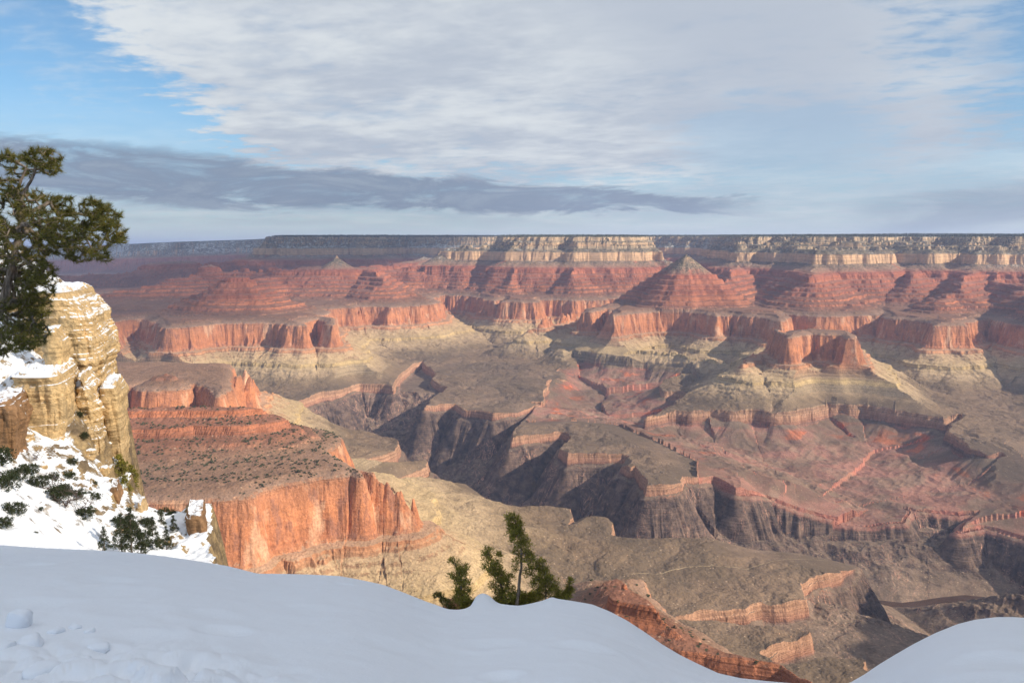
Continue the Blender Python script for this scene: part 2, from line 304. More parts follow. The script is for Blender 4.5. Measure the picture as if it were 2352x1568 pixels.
# the south wall we stand on and its spurs outside the frame
ridge(.8, ('w', -9000, -500, 0), ('w', -4500, 400, 0), ('w', -2500, -100, 0), ('w', -900, -150, 0), ('w', 0, -60, 0), ('w', 900, -200, 0), ('w', 2600, -100, 0), ('w', 6000, 500, 0))
ridge(.9, ('w', 2600, -200, 0), ('w', 2650, 800, 0), ('w', 2650, 1400, -60), ('w', 2600, 1800, -290), ('w', 2600, 2250, -420), ('w', 2680, 2600, -540))
# T: rim of the Tonto platform, with red benches below it on the right.  G: the inner gorge
def RT(*pts):
    out = []
    for p in pts:
        if p[0] == 'w': out.append((p[1], p[2], p[3]))
        else:
            s = p[2] if len(p) > 2 else -1040; x, y = on_level(p[0], p[1], s); out.append((x, y, s))
    return out
T_RIM = RT((1246, 914), (1250, 892), (1262, 850, -985), (1278, 825, -950), (1294, 812, -932), (1317, 803, -930), (1335, 806, -930), (1351, 808, -930), (1368, 815, -930), (1410, 817, -930), (1453, 820, -930), (1505, 822, -930), (1549, 825, -930),
           (1586, 829, -930), (1610, 843, -930), (1651, 851, -932), (1700, 848, -935), (1660, 862, -950), (1608, 856, -960), (1565, 857, -970), (1530, 861, -972), (1516, 872, -985), (1528, 885, -990), (1570, 888, -995), (1586, 899, -1000), (1552, 914, -1010),
           (1552, 922, -1015), (1483, 951, -1025), (1515, 943, -1022), (1552, 938, -1020), (1590, 941, -1020), (1627, 936, -1020), (1680, 943, -1020), (1729, 941, -1020), (1780, 946, -1020), (1832, 944, -1020), (1873, 938, -1020), (1900, 928, -1020), (1952, 931, -1020), (1978, 930, -1020),
           (2046, 941, -1025), (2114, 952, -1030), (2150, 958, -1035), (2172, 965), (2205, 952), (2211, 957), (2180, 975), (2181, 989), (2193, 991), (2215, 1008), (2231, 1016), (2271, 1025), (2303, 1025), (2330, 1038), (2352, 1052), (2400, 1075), (2520, 1110),
           ('w', 3600, 2600, -1040), ('w', 3300, 2300, -1250), ('w', 1900, 2700, -1250), ('w', 950, 2800, -1110), (1640, 1190, -1080), (1615, 1140, -1065), (1600, 1060, -1075), (1500, 1010, -1075), (1410, 975, -1075), (1330, 966, -1075), (1215, 970, -1085), (1200, 950, -1075), (1235, 935, -1072))
G_RIM = RT(('w', -3400, 5500, -1040), (560, 914), (629, 917), (670, 927), (700, 915), (735, 903), (779, 897), (827, 883), (860, 884), (884, 885), (902, 890), (922, 862), (944, 842), (968, 832), (984, 846), (1000, 856), (989, 870), (1026, 887), (998, 907), (974, 927), (1010, 922), (1046, 920), (1060, 934), (1098, 938), (1135, 944), (1186, 937), (1215, 928), (1246, 914), (1225, 940, -1080), (1206, 962, -1100), (1190, 975, -1060),
           (1178, 984), (1176, 1003), (1189, 1000), (1240, 992), (1289, 984), (1306, 989), (1312, 1000), (1280, 1035, -1060), (1300, 1045, -1050), (1319, 1037), (1350, 1037), (1388, 1038), (1429, 1038), (1446, 1043), (1425, 1075, -1080), (1450, 1070), (1463, 1067), (1472, 1085), (1481, 1101), (1486, 1112),
           (1524, 1112), (1562, 1102), (1566, 1084), (1600, 1083), (1640, 1082, -1060), (1690, 1120, -1100), (1753, 1136, -1150), (1765, 1140, -1170), (1800, 1155, -1190), (1830, 1168, -1210), (1850, 1172, -1215), (1888, 1182, -1230), (1929, 1191, -1240), (1978, 1194, -1240), (2023, 1196, -1240),
           (2069, 1196, -1240), (2087, 1173, -1225), (2073, 1155, -1215), (2090, 1160, -1215), (2105, 1169, -1220), (2150, 1173, -1225), (2200, 1178, -1225), (2250, 1172, -1215), (2195, 1218, -1250), (2253, 1209, -1245), (2294, 1218, -1245), (2352, 1236, -1250), (2500, 1280, -1250),
           ('w', 3300, 3600, -1240), ('w', 3700, 3600, -1240), ('w', 3600, 3100, -1040), ('w', 2900, 2920, -1040), ('w', 2500, 2760, -1040), ('w', 2200, 2560, -1040), ('w', 1900, 2230, -1040), ('w', 1650, 1930, -1040), (2300, 1640), (2150, 1610), (1990, 1535), (1987, 1511), (1978, 1502), (1900, 1500), (1798, 1530), (1750, 1500), (1790, 1475), (1862, 1450), (1866, 1444), (1834, 1435), (1798, 1439), (1753, 1430), (1723, 1423), (1665, 1420), (1612, 1418), (1560, 1421), (1539, 1429),
           (1600, 1405), (1663, 1396), (1708, 1394), (1749, 1381), (1780, 1384), (1812, 1381), (1855, 1372), (1843, 1333), (1888, 1313), (1933, 1302), (1938, 1297), (1934, 1290), (1958, 1275), (1958, 1254), (1929, 1250), (1924, 1247),
           (1849, 1242), (1729, 1237), (1627, 1228), (1560, 1230), (1490, 1234), (1442, 1236), (1411, 1231), (1413, 1204), (1401, 1190), (1370, 1188), (1340, 1190), (1310, 1208), (1318, 1190), (1312, 1177), (1309, 1170), (1254, 1165), (1200, 1168), (1155, 1166), (1107, 1139), (1070, 1113), (998, 1119), (920, 1125), (870, 1140),
           (900, 1110), (985, 1075), (982, 1057), (920, 1064), (858, 1074), (810, 1062), (880, 1050), (914, 1035), (918, 1020), (913, 1011), (868, 998), (813, 989), (738, 963), (660, 961), (600, 960), ('w', -3400, 4600, -1040))

def field(PX, PY, pts, closed, want_q=True):
    """distance to a chain, nearest point on it, interpolated third value, inside test"""
    n = len(pts); best = np.full(PX.shape, 1e9, np.float32); qx = np.zeros_like(PX); qy = np.zeros_like(PX); val = np.zeros_like(PX)
    ins = np.zeros(PX.shape, bool)
    for i in range(n if closed else n - 1):
        ax, ay, av = pts[i]; bx, by, bv = pts[(i + 1) % n]
        ex, ey = bx - ax, by - ay; l2 = ex * ex + ey * ey + 1e-6
        t = np.clip(((PX - ax) * ex + (PY - ay) * ey) / l2, 0, 1)
        nx = ax + t * ex; ny = ay + t * ey; d = (PX - nx) ** 2 + (PY - ny) ** 2
        m = d < best
        best = np.where(m, d, best); qx = np.where(m, nx, qx); qy = np.where(m, ny, qy); val = np.where(m, av + t * (bv - av), val)
        if closed:
            c = ((ay > PY) != (by > PY)) & (PX < ex * (PY - ay) / (ey if ey else 1e-9) + ax); ins ^= c
    return np.sqrt(best), qx, qy, val, ins
def ridge_max(PX, PY, pts, scl):
    """highest of (value - distance/scale) over the segments of a chain whose value changes along it"""
    best = np.full(PX.shape, -1e9, np.float32); qx = np.zeros_like(PX); qy = np.zeros_like(PX)
    for i in range(len(pts) - 1):
        ax, ay, av = pts[i]; bx, by, bv = pts[i + 1]; ex, ey = bx - ax, by - ay; l2 = ex * ex + ey * ey + 1e-6
        t = np.clip(((PX - ax) * ex + (PY - ay) * ey) / l2, 0, 1); nx = ax + t * ex; ny = ay + t * ey
        e = av + t * (bv - av) - np.sqrt((PX - nx) ** 2 + (PY - ny) ** 2) / scl
        m = e > best; best = np.where(m, e, best); qx = np.where(m, nx, qx); qy = np.where(m, ny, qy)
    return best, qx, qy

nA = int(1500 * Q); 
r_rows = np.concatenate([np.geomspace(40, 850, int(90 * Q), endpoint=False), np.geomspace(850, 9800, int(1560 * Q), endpoint=False),
                         np.geomspace(9800, 16000, int(150 * Q), endpoint=False), np.geomspace(16000, 30000, int(60 * Q)), [60000, 110000]])
az_in = np.linspace(rad(-37), rad(37), nA); az_out = np.geomspace(1, 30, int(70 * Q)) - 1
az = np.concatenate([rad(-37) - rad(1) * az_out[:0:-1] * 1.3, az_in, rad(37) + rad(1) * az_out[1:] * 1.3])
nr, nc = len(r_rows), len(az)
ci = np.unique(np.concatenate([np.arange(0, nr, 2), [nr - 1]])); cj = np.unique(np.concatenate([np.arange(0, nc, 2), [nc - 1]]))
AZ, RR = np.meshgrid(az.astype(np.float32), r_rows.astype(np.float32))
X = RR * np.sin(AZ); Y = RR * np.cos(AZ)
xc = X[np.ix_(ci, cj)]; yc = Y[np.ix_(ci, cj)]
wx = 1.0 * fbm(xc / 260, yc / 260, 3, off=3.0); wy = fbm(xc / 260, yc / 260, 3, off=40.0)
amp = np.interp(np.hypot(xc, yc), [500, 2500, 8000, 14000], [10, 22, 60, 130]).astype(np.float32)
xw = xc + amp * wx; yw = yc + amp * wy
Eb = np.full(xc.shape, -1e5, np.float32); QX = np.zeros_like(xc); QY = np.zeros_like(xc)
for pts, closed, scl, cap in FE:
    if closed:
        d, qx, qy, v, ins = field(xw, yw, pts, True); e = v + np.where(ins, np.minimum(d / scl, cap), -d / scl)
    else: e, qx, qy = ridge_max(xw, yw, pts, scl)
    m = e > Eb; Eb = np.where(m, e, Eb); QX = np.where(m, qx, QX); QY = np.where(m, qy, QY)
gx = xc + .5 * amp * wx; gy = yc + .5 * amp * wy
dT, tqx, tqy, tv, tin = field(gx, gy, T_RIM, True); dT = np.where(tin, dT, -dT)
kh = [i for i, p in enumerate(T_RIM) if abs(p[0] - 3600) < 1 and abs(p[1] - 2600) < 1][0]
T_H, T_S = T_RIM[:kh + 1], T_RIM[kh + 1:]
dH, tqx, tqy, tv, _ = field(gx, gy, T_H, False)
dS, sqx, sqy, tvs, _ = field(gx, gy, T_S, False)
dG, gqx, gqy, gv, gin = field(gx, gy, G_RIM, True); dG = np.where(gin, dG, -dG)
def up(a):
    """bilinear upsampling from the coarse grid"""
    fi = np.arange(nr); k = np.clip(np.searchsorted(ci, fi, 'right') - 1, 0, len(ci) - 2); t = ((fi - ci[k]) / (ci[k + 1] - ci[k])).astype(np.float32)[:, None]
    b = a[k] * (1 - t) + a[k + 1] * t
    fj = np.arange(nc); k = np.clip(np.searchsorted(cj, fj, 'right') - 1, 0, len(cj) - 2); t = ((fj - cj[k]) / (cj[k + 1] - cj[k])).astype(np.float32)[None, :]
    return b[:, k] * (1 - t) + b[:, k + 1] * t
E, QX, QY, dT, tqx, tqy, tv, dG, gqx, gqy, gv, dH, dS, tvs = map(up, (Eb, QX, QY, dT, tqx, tqy, tv, dG, gqx, gqy, gv, dH, dS, tvs))
dH = np.where(dT > 0, np.maximum(dH, dT), -np.maximum(dH, -dT))
# ---- erosion detail
k = .32
rx = QX + k * (X - QX); ry = QY + k * (Y - QY)
nb = fbm(X / 420, Y / 420, 3); nm = ridged(X / 150, Y / 150, 3, off=9.0); ns = fbm(X / 36, Y / 36, 4, off=5.0)
rib = ridged(rx / 62, ry / 62, 3, off=21.0); rib2 = ridged(rx / 180, ry / 180, 2, off=55.0)
farf = np.clip((RR - 1500) / 6000, .28, 1.15)
capf = np.clip(1.15 - np.clip((E - 560) / 500, 0, .65) * (E < 1150) * (RR < 9000), .3, 1) * (1 + 1.3 * np.clip((E - 980) / 120, 0, 1) * np.clip((RR - 7600) / 500, 0, 1))
Ee = E + farf * capf * (34 * nb + 9 * nm + 12 * rib2) + 3.2 * rib * np.clip(farf * 1.6, .5, 1.2) + 5 * ns
slope_zone = np.clip((E + 60) / 120, 0, 1) * np.clip((470 - E) / 120, 0, 1)
Ee = Ee + slope_zone * (14 * rib + 18 * rib2)
# terraced ledges at small scale
S = np.interp(Ee, PE, PS).astype(np.float32)
led = fbm(X / 900 + S / 500, Y / 900, 2, off=77.0)
per = 17.0; ph = S / per + led; fr = ph - np.floor(ph); stp = (np.clip(fr * 2.4, 0, 1) - fr) * per
supai = np.clip((S + 640) / 20, 0, 1) * np.clip((-330 - S) / 20, 0, 1)
kai = np.clip((S + 150) / 20, 0, 1) * np.clip((-4 - S) / 10, 0, 1)
muav = np.clip((S + 1000) / 30, 0, 1) * np.clip((-800 - S) / 20, 0, 1)
S = S + stp * (supai * .75 + kai * .6 + muav * .32 * np.clip(led * 2 + .5, 0, 1))
talus = np.clip(1 - supai * .4 - kai * .4, 0, 1)
S = S + talus * (1.6 * ns + 1.2 * ridged(X / 14, Y / 14, 2, off=2.0)) + np.clip((200 - E) / 300, 0, 1) * (9 * nb - 5 * np.clip(nm, 0, 2) + 2 * np.clip(rib2, -1, 1))
drn = np.clip(ridged(X / 240 + .5 * nb, Y / 240, 4, off=73) - .75, 0, .9); S = S - drn * 13 * np.clip((330 - E) / 150, 0, 1)
plat = np.clip((E - 1250) / 300, 0, 1); S = S + plat * 14 * fbm(X / 1500, Y / 1500, 2, off=8.0)
for cpx, ct, cs, csl, cr, flo in ((1574, 7280, -138, .80, 9, -628), (776, 8500, -204, .62, 16, -350), (1023, 9600, -168, .5, 30, -345), (548, 6620, -350, .64, 95, -625)):   # scree cones with a small rock summit
    cxx = (cpx - 1176) / F_PX * ct; th_ = np.arctan2(X - cxx, Y - ct)
    dc = np.hypot(X - cxx, Y - ct) * (1 + .10 * np.cos(4 * th_ + .6) + .13 * perlin(np.cos(th_) * 1.7 + cpx, np.sin(th_) * 1.7) + .05 * perlin(np.cos(th_) * 6 + cpx, np.sin(th_) * 6)) + 9 * nm + 14 * nb
    cv = cs - csl * np.maximum(0, dc - cr) - np.clip(dc - cr, 0, 14) * 1.4 + np.where(dc < cr, 5 * nm, 0)
    ph_ = cv / 43. + .25 * nb; fr_ = ph_ - np.floor(ph_); tw = np.clip((-325 - cv) / 25, 0, 1); cv = cv + (np.clip(fr_ * 2.6 - .6, 0, 1) - fr_) * 43 * .95 * tw + stp * tw * .6
    S = np.maximum(S, np.where(cv > flo, cv, -1e4))
# ---- Tonto rim and the red benches
kT = .22
trx = tqx + kT * (X - tqx); trY = tqy + kT * (Y - tqy)
Trib = ridged(trx / 85, trY / 85, 2, off=12.0); Tsm = fbm(trx / 30, trY / 30, 3, off=61.0)
wig = 5 * Trib + 4 * Tsm + 22 * fbm(tqx / 190, tqy / 190, 2, off=19) + 4 * ns
d = dH + wig + np.clip(dH / 200, 0, 1) * 22 * Trib
hardT = np.clip(.95 + .9 * fbm(tqx / 260, tqy / 260, 2, off=15), .45, 1.1)
pTh = np.interp(d, [-1, 0, 7, 14, 18, 26, 60, 200, 420, 900, 3000], [-60, 0, 22, 27, 60, 84, 96, 150, 188, 232, 330]).astype(np.float32)
pT = pTh * (hardT + (1 - hardT) * np.clip((d - 60) / 200, 0, 1))
htS = tvs - np.interp(dS, [0, 300, 900, 1500], [0, 75, 230, 420]).astype(np.float32) + np.clip(dS / 150, 0, 1) * 8 * nm
bench = np.clip((dT - 60) / 200, 0, 1)
ht = np.maximum(tv - pT, htS) + bench * (12 * nb + 10 * nm + 7 * Trib) * .9
S0 = S
insT = np.minimum(dT + wig * (dH < dS + 60), 1e9) > 0
outv = np.where(np.abs(dH) < dS, tv, tvs)
CL_X, CL_Y = [0, 110, 200, 270, 330], [3, 55, 160, 600, 9000]
hs_ = np.abs(dH) < dS
S = np.where(insT, np.minimum(S, ht), np.minimum(S, outv + np.where(hs_, np.interp(-dT, CL_X, CL_Y), np.interp(-dT, [0, 150, 450, 800], [1, 22, 80, 9000])).astype(np.float32)))
# ---- inner gorge
kG = .16
grx = gqx + kG * (X - gqx); gry = gqy + kG * (Y - gqy)
Grib = ridged(grx / 92, gry / 92, 2, off=33.0); Grib2 = ridged(grx / 34, gry / 34, 3, off=71.0); Gs = fbm(grx / 26, gry / 26, 3, off=91.0)
RIV = [(-3400, 5050, 0), (-1190, 4880, 0), (-720, 4720, 0), (-310, 4080, 0), (130, 3560, 0), (350, 3330, 0), (500, 2940, 0), (1000, 2960, 0), (1300, 3050, 0), (1560, 2960, 0), (1850, 3030, 0), (2200, 2960, 0), (2700, 3120, 0), (3400, 3350, 0)]
RIV2 = [(1480, 2960, 0), (1530, 2620, 0), (1760, 2380, 0), (2150, 2330, 0)]
dR = up(np.minimum(field(gx, gy, RIV, False)[0], field(gx, gy, RIV2, False)[0] * .9 + 45))
d0 = dG + 6 * np.clip(Grib, -1, 1) + 4 * Gs + 3 * ns
dd_ = np.clip(dG / 130, 0, 1)
d = d0 + dd_ * (66 * Grib + 24 * Grib2)
hardG = np.clip((gv + 1140) / 60, 0, 1) * np.clip(.9 + .9 * fbm(gqx / 240, gqy / 240, 2, off=18), .35, 1.1)
pG = np.interp(d, [-1, 0, 5, 10, 15, 22, 50, 350, 2000], [-60, 0, 24, 28, 52, 56, 68, 392, 1200]).astype(np.float32)
pG = pG - (1 - hardG) * np.interp(d, [0, 22], [0, 50]).astype(np.float32)
lowg = np.clip((-1120 - gv) / 60, 0, 1)
S = np.minimum(S, gv + (np.interp(-dG, CL_X, CL_Y) * (1 - lowg) + np.interp(-dG, [0, 300, 700, 1500, 1600], [3, 70, 190, 900, 9000]) * lowg).astype(np.float32))
wT = np.clip((-1075 - gv) / 30, 0, 1); sg = np.minimum(gv, S0 + 6) * (1 - wT) + np.minimum(gv, S + 6) * wT
hg = sg - pG
riv_z = -1392.0
D = dipf(X, Y)
insG = d0 > 0
S1 = np.where(insG, np.minimum(S, hg + (3.5 * Grib2 + 2.5 * ns) * dd_), S)
Z = S1 + D
Z = np.where(insG, np.maximum(Z, np.minimum(riv_z + 1 + .5 * np.maximum(0, dR - 20 - 12 * np.clip(Grib, -1, 1) * np.clip(dR / 100, 0, 1)) + np.clip(dR / 200 - .2, 0, 1) * (20 * ridged(X / 130, Y / 130, 4, off=66) - 6), sg + D - 62)), Z)
Z = np.maximum(Z, riv_z - 12)
Z = np.where(RR > 45000, 380, Z); Zs = Z - D
Z = Z - np.where(RR < 300, (300 - RR) * .1, 0)
V = np.stack([X, Y, Z], -1).reshape(-1, 3)
LEVEL = Zs
gorge_at = np.where(insG, np.clip((sg - S1 - 12 - 44 * np.clip(hardG, 0, 1)) / 14, 0, 1), 0)
tm, t, b = mat('canyon_rock', .95, .1)
tcx = t.new('ShaderNodeTexCoord'); P0 = tcx.outputs['Object']; px_, py_, pz_ = t.xyz(P0)
geo = t.new('ShaderNodeNewGeometry'); nz = t.xyz(geo.outputs['Normal'])[2]; tnz = t.xyz(geo.outputs['True Normal'])[2]
lev = t.attr('level'); gor = t.attr('gorge'); hak = t.attr('redbench')
n1 = t.noise(P0, 1 / 300., 5, .6); n2 = t.noise(P0, 1 / 40., 5, .65); n3 = t.noise(P0, 1 / 7., 4, .65)
lw = t.m('ADD', lev, t.m('MULTIPLY', t.m('SUBTRACT', n2, .5), 26))
f = t.mr(lw, -1460, 60)
def q(s): return (s + 1460) / 1520.
cliff = t.ramp(f, [(q(-1460), (.12, .085, .075)), (q(-1100), (.15, .10, .082)), (q(-1092), (.31, .16, .11)), (q(-1062), (.39, .225, .145)), (q(-1020), (.33, .205, .135)), (q(-1012), (.27, .205, .14)),
    (q(-925), (.29, .225, .145)), (q(-912), (.42, .31, .16)), (q(-893), (.42, .31, .165)), (q(-886), (.31, .225, .14)), (q(-838), (.36, .215, .13)), (q(-822), (.47, .24, .13)),
    (q(-790), (.42, .175, .09)), (q(-720), (.49, .205, .10)), (q(-655), (.42, .19, .105)), (q(-630), (.38, .24, .165)), (q(-600), (.30, .13, .08)), (q(-540), (.40, .155, .08)), (q(-480), (.29, .105, .063)),
    (q(-400), (.38, .145, .083)), (q(-345), (.34, .115, .07)), (q(-280), (.40, .18, .12)), (q(-272), (.54, .36, .22)), (q(-180), (.60, .40, .245)), (q(-170), (.30, .24, .17)), (q(-115), (.40, .31, .21)),
    (q(-100), (.56, .37, .22)), (q(-60), (.36, .28, .19)), (q(-20), (.52, .38, .25)), (q(10), (.40, .34, .25))])
slope = t.ramp(f, [(q(-1460), (.13, .10, .082)), (q(-1100), (.20, .145, .11)), (q(-1060), (.19, .135, .097)), (q(-1015), (.188, .134, .088)), (q(-985), (.215, .158, .10)), (q(-950), (.35, .26, .165)), (q(-900), (.42, .315, .18)),
    (q(-840), (.42, .30, .185)), (q(-800), (.38, .23, .155)), (q(-645), (.29, .19, .14)), (q(-625), (.21, .13, .09)), (q(-600), (.20, .10, .066)), (q(-480), (.25, .115, .078)), (q(-380), (.30, .135, .095)),
    (q(-350), (.32, .12, .08)), (q(-325), (.31, .19, .135)), (q(-270), (.30, .225, .165)), (q(-180), (.25, .20, .15)), (q(-120), (.21, .175, .13)), (q(-20), (.22, .19, .145)), (q(10), (.10, .10, .07))])
stp_ = t.m('ADD', tnz, t.m('MULTIPLY', t.m('SUBTRACT', n3, .5), .22))
isc = t.ss(stp_, .80, .64)
col = t.mix(isc, slope, cliff)
# thin beds: brightness follows the level
bed = t.noise(t.comb(t.m('MULTIPLY', px_, .0006), t.m('MULTIPLY', py_, .0006), t.m('MULTIPLY', lev, .11)), 1, 6, .7)
bedc = t.mr(bed, .3, .7, .62, 1.38)
rwb = t.m('MULTIPLY', t.ss(lw, -800, -780), t.ss(lw, -640, -660))
col = t.mix(t.m('MULTIPLY', isc, t.m('SUBTRACT', .85, t.m('MULTIPLY', rwb, .55))), col, t.mix(1, col, t.comb(bedc, bedc, bedc), 'MULTIPLY'))
# vertical streaks and desert varnish on the cliffs
st = t.noise(t.vm('MULTIPLY', P0, (1, 1, .30)), 1 / 34., 6, .68); st2 = t.noise(t.vm('MULTIPLY', P0, (1, 1, .35)), 1 / 110., 5, .65)
rwz = t.m('MULTIPLY', t.m('MULTIPLY', t.ss(lw, -830, -800), t.ss(lw, -625, -645)), isc)
col = t.mix(t.m('MULTIPLY', t.ss(st, .5, .64), t.m('MULTIPLY', rwz, .75)), col, (.20, .10, .075))
col = t.mix(t.m('MULTIPLY', t.ss(st2, .55, .64), t.m('MULTIPLY', rwz, .8)), col, (.56, .34, .22))
stm = t.mr(st, .3, .7, .86, 1.14)
col = t.mix(t.m('MULTIPLY', isc, .8), col, t.mix(1, col, t.comb(stm, stm, stm), 'MULTIPLY'))
# inner gorge schist with pink dikes
gcol = t.mix(t.ss(n2, .35, .65), (.075, .055, .05), (.165, .115, .09))
dk = t.noise(t.vm('MULTIPLY', P0, (1, .6, .35)), 1 / 60., 4, .6, 1.6)
dike = t.m('MULTIPLY', t.ss(t.m('ABSOLUTE', t.m('SUBTRACT', dk, .5)), .016, .004), t.ss(n1, .45, .6))
gcol = t.mix(dike, gcol, (.42, .24, .18)); gcol = t.mix(t.m('MULTIPLY', t.ss(tnz, .72, .9), .6), gcol, (.20, .15, .11))
col = t.mix(gor, col, gcol)
# red shale hills on the bench
hn = t.noise(P0, 1 / 170., 3, .55, .6)
hcol = t.mix(t.ss(hn, .38, .58), (.26, .17, .125), (.30, .155, .12)); hcol = t.mix(t.m('MULTIPLY', t.ss(t.m('ADD', hn, t.m('MULTIPLY', n3, .06)), .60, .66), t.ss(t.attr('hot'), .1, .5)), hcol, (.46, .155, .08))
hcol = t.mix(t.ss(n2, .55, .75, 0, .5), hcol, (.13, .10, .085))
col = t.mix(hak, col, t.mix(isc, hcol, t.mix(1, hcol, (1.35, 1.1, 1.05), 'MULTIPLY')))
# blotches, scrub and boulders
big_ = t.mr(n1, .3, .7, .8, 1.2); col = t.mix(1, col, t.comb(big_, big_, big_), 'MULTIPLY')
mid = t.mr(n2, .3, .7, .82, 1.18); col = t.mix(1, col, t.comb(mid, mid, mid), 'MULTIPLY')
gr = t.mr(n3, .3, .7, .75, 1.25); col = t.mix(1, col, t.comb(gr, gr, gr), 'MULTIPLY')
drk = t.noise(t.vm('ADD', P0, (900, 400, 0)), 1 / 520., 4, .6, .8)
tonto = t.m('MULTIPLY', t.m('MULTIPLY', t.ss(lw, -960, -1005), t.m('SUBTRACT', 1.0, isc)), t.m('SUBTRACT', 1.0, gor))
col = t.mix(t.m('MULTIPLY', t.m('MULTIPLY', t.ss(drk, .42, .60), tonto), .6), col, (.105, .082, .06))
sv = t.vor(P0, 1 / 11., out='Distance'); svc = t.vor(P0, 1 / 11., out='Color')
sr = t.xyz(svc)[0]
dens = t.m('ADD', t.m('MULTIPLY', t.ss(lw, -700, -600), .35), t.m('MULTIPLY', t.ss(lw, -350, -310), .55))
scr = t.m('MULTIPLY', t.m('MULTIPLY', t.ss(sv, t.mr(lw, -340, -280, .36, .62), t.mr(lw, -340, -280, .22, .45)), t.m('LESS_THAN', sr, dens)), t.ss(tnz, t.mr(lw, -180, -120, .6, .3), t.mr(lw, -180, -120, .8, .5)))
rgh = t.m('MULTIPLY', t.m('MULTIPLY', t.ss(sv, .30, .18), t.m('GREATER_THAN', sr, .88)), t.ss(tnz, .6, .8))
col = t.mix(t.m('MULTIPLY', rgh, .6), col, (.48, .36, .26))
# snow on the high northern slopes
sn = t.noise(P0, 1 / 60., 6, .75); sn2 = t.noise(P0, 1 / 900., 2, .5)
snb = t.m('MULTIPLY', t.ss(lw, -330, -230), t.ss(py_, 6500, 8500))
thr = t.m('SUBTRACT', .61, t.m('ADD', t.m('MULTIPLY', t.m('SUBTRACT', sn2, .45), .5), t.m('MULTIPLY', t.ss(py_, 8800, 11000), .09)))
snow_f = t.m('MULTIPLY', t.m('MULTIPLY', t.ss(t.m('SUBTRACT', sn, thr), 0, .05), snb), t.ss(tnz, .62, .8))
col = t.mix(t.m('MULTIPLY', snow_f, .85), col, (.72, .74, .76))
col = t.mix(t.m('MULTIPLY', scr, .9), col, (.045, .052, .032))
fst = t.m('MULTIPLY', t.ss(lw, -30, 0), t.ss(tnz, .9, .97)); col = t.mix(t.m('MULTIPLY', fst, .9), col, (.035, .045, .032))
# creek bed
col = t.mix(1, col, (.97, .95, .93), 'MULTIPLY')
t.put(b.inputs['Base Color'], col)
bh = t.m('ADD', t.m('ADD', t.m('MULTIPLY', n2, 9.0), t.m('MULTIPLY', n3, 3.0)), t.m('MULTIPLY', t.m('ADD', t.m('MULTIPLY', st, 6.0), t.m('MULTIPLY', bed, t.m('SUBTRACT', 12.0, t.m('MULTIPLY', rwb, 9.0)))), isc))
bp = t.new('ShaderNodeBump'); bp.inputs['Strength'].default_value = .75; bp.inputs['Distance'].default_value = 1.0; t.put(bp.inputs['Height'], bh)
t.l.new(bp.outputs[0], b.inputs['Normal'])
ter = np_mesh('terrain', V, grid_faces(nr, nc)[:, ::-1] if False else grid_faces(nr, nc), tm)
tag(ter, 'banded red and tan canyon with buttes, platforms and inner gorge', 'canyon', kind='structure')
fattr(ter, 'level', LEVEL)
fattr(ter, 'gorge', gorge_at)
fattr(ter, 'redbench', np.where(insT, np.clip((pT - 80) / 15, 0, 1), 0) * (1 - gorge_at))
fattr(ter, 'hot', np.clip(1 - np.abs(dT - 170) / 130, 0, 1))
water, t, b = mat('river_water', .15, .5); b.inputs['Base Color'].default_value = (.06, .035, .025, 1)
rv = np_mesh('river', [(-6000, 500, riv_z + 3), (6000, 500, riv_z + 3), (6000, 7000, riv_z + 3), (-6000, 7000, riv_z + 3)], [[0, 1, 2, 3]], water)
tag(rv, 'muddy brown river at the bottom of the inner gorge', 'river', kind='structure')
# haze
hz = bpy.data.materials.new('haze'); hz.use_nodes = True; t = NT(hz.node_tree); t.n.clear()
pv = t.new('ShaderNodeVolumePrincipled'); pv.inputs['Color'].default_value = (.50, .62, 1, 1); pv.inputs['Density'].default_value = 2.6e-5; pv.inputs['Anisotropy'].default_value = .0
o = t.new('ShaderNodeOutputMaterial'); t.l.new(pv.outputs[0], o.inputs['Volume'])
x0, x1, y0, y1, z0, z1 = -62000, 62000, -3000, 115000, -1500, 900
hzo = np_mesh('haze', [(x0, y0, z0), (x1, y0, z0), (x1, y1, z0), (x0, y1, z0), (x0, y0, z1), (x1, y0, z1), (x1, y1, z1), (x0, y1, z1)],
              [[0, 3, 2, 1], [4, 5, 6, 7], [0, 1, 5, 4], [1, 2, 6, 5], [2, 3, 7, 6], [3, 0, 4, 7]], hz)
tag(hzo, kind='stuff', label='thin blue haze filling the canyon air', cat='haze')
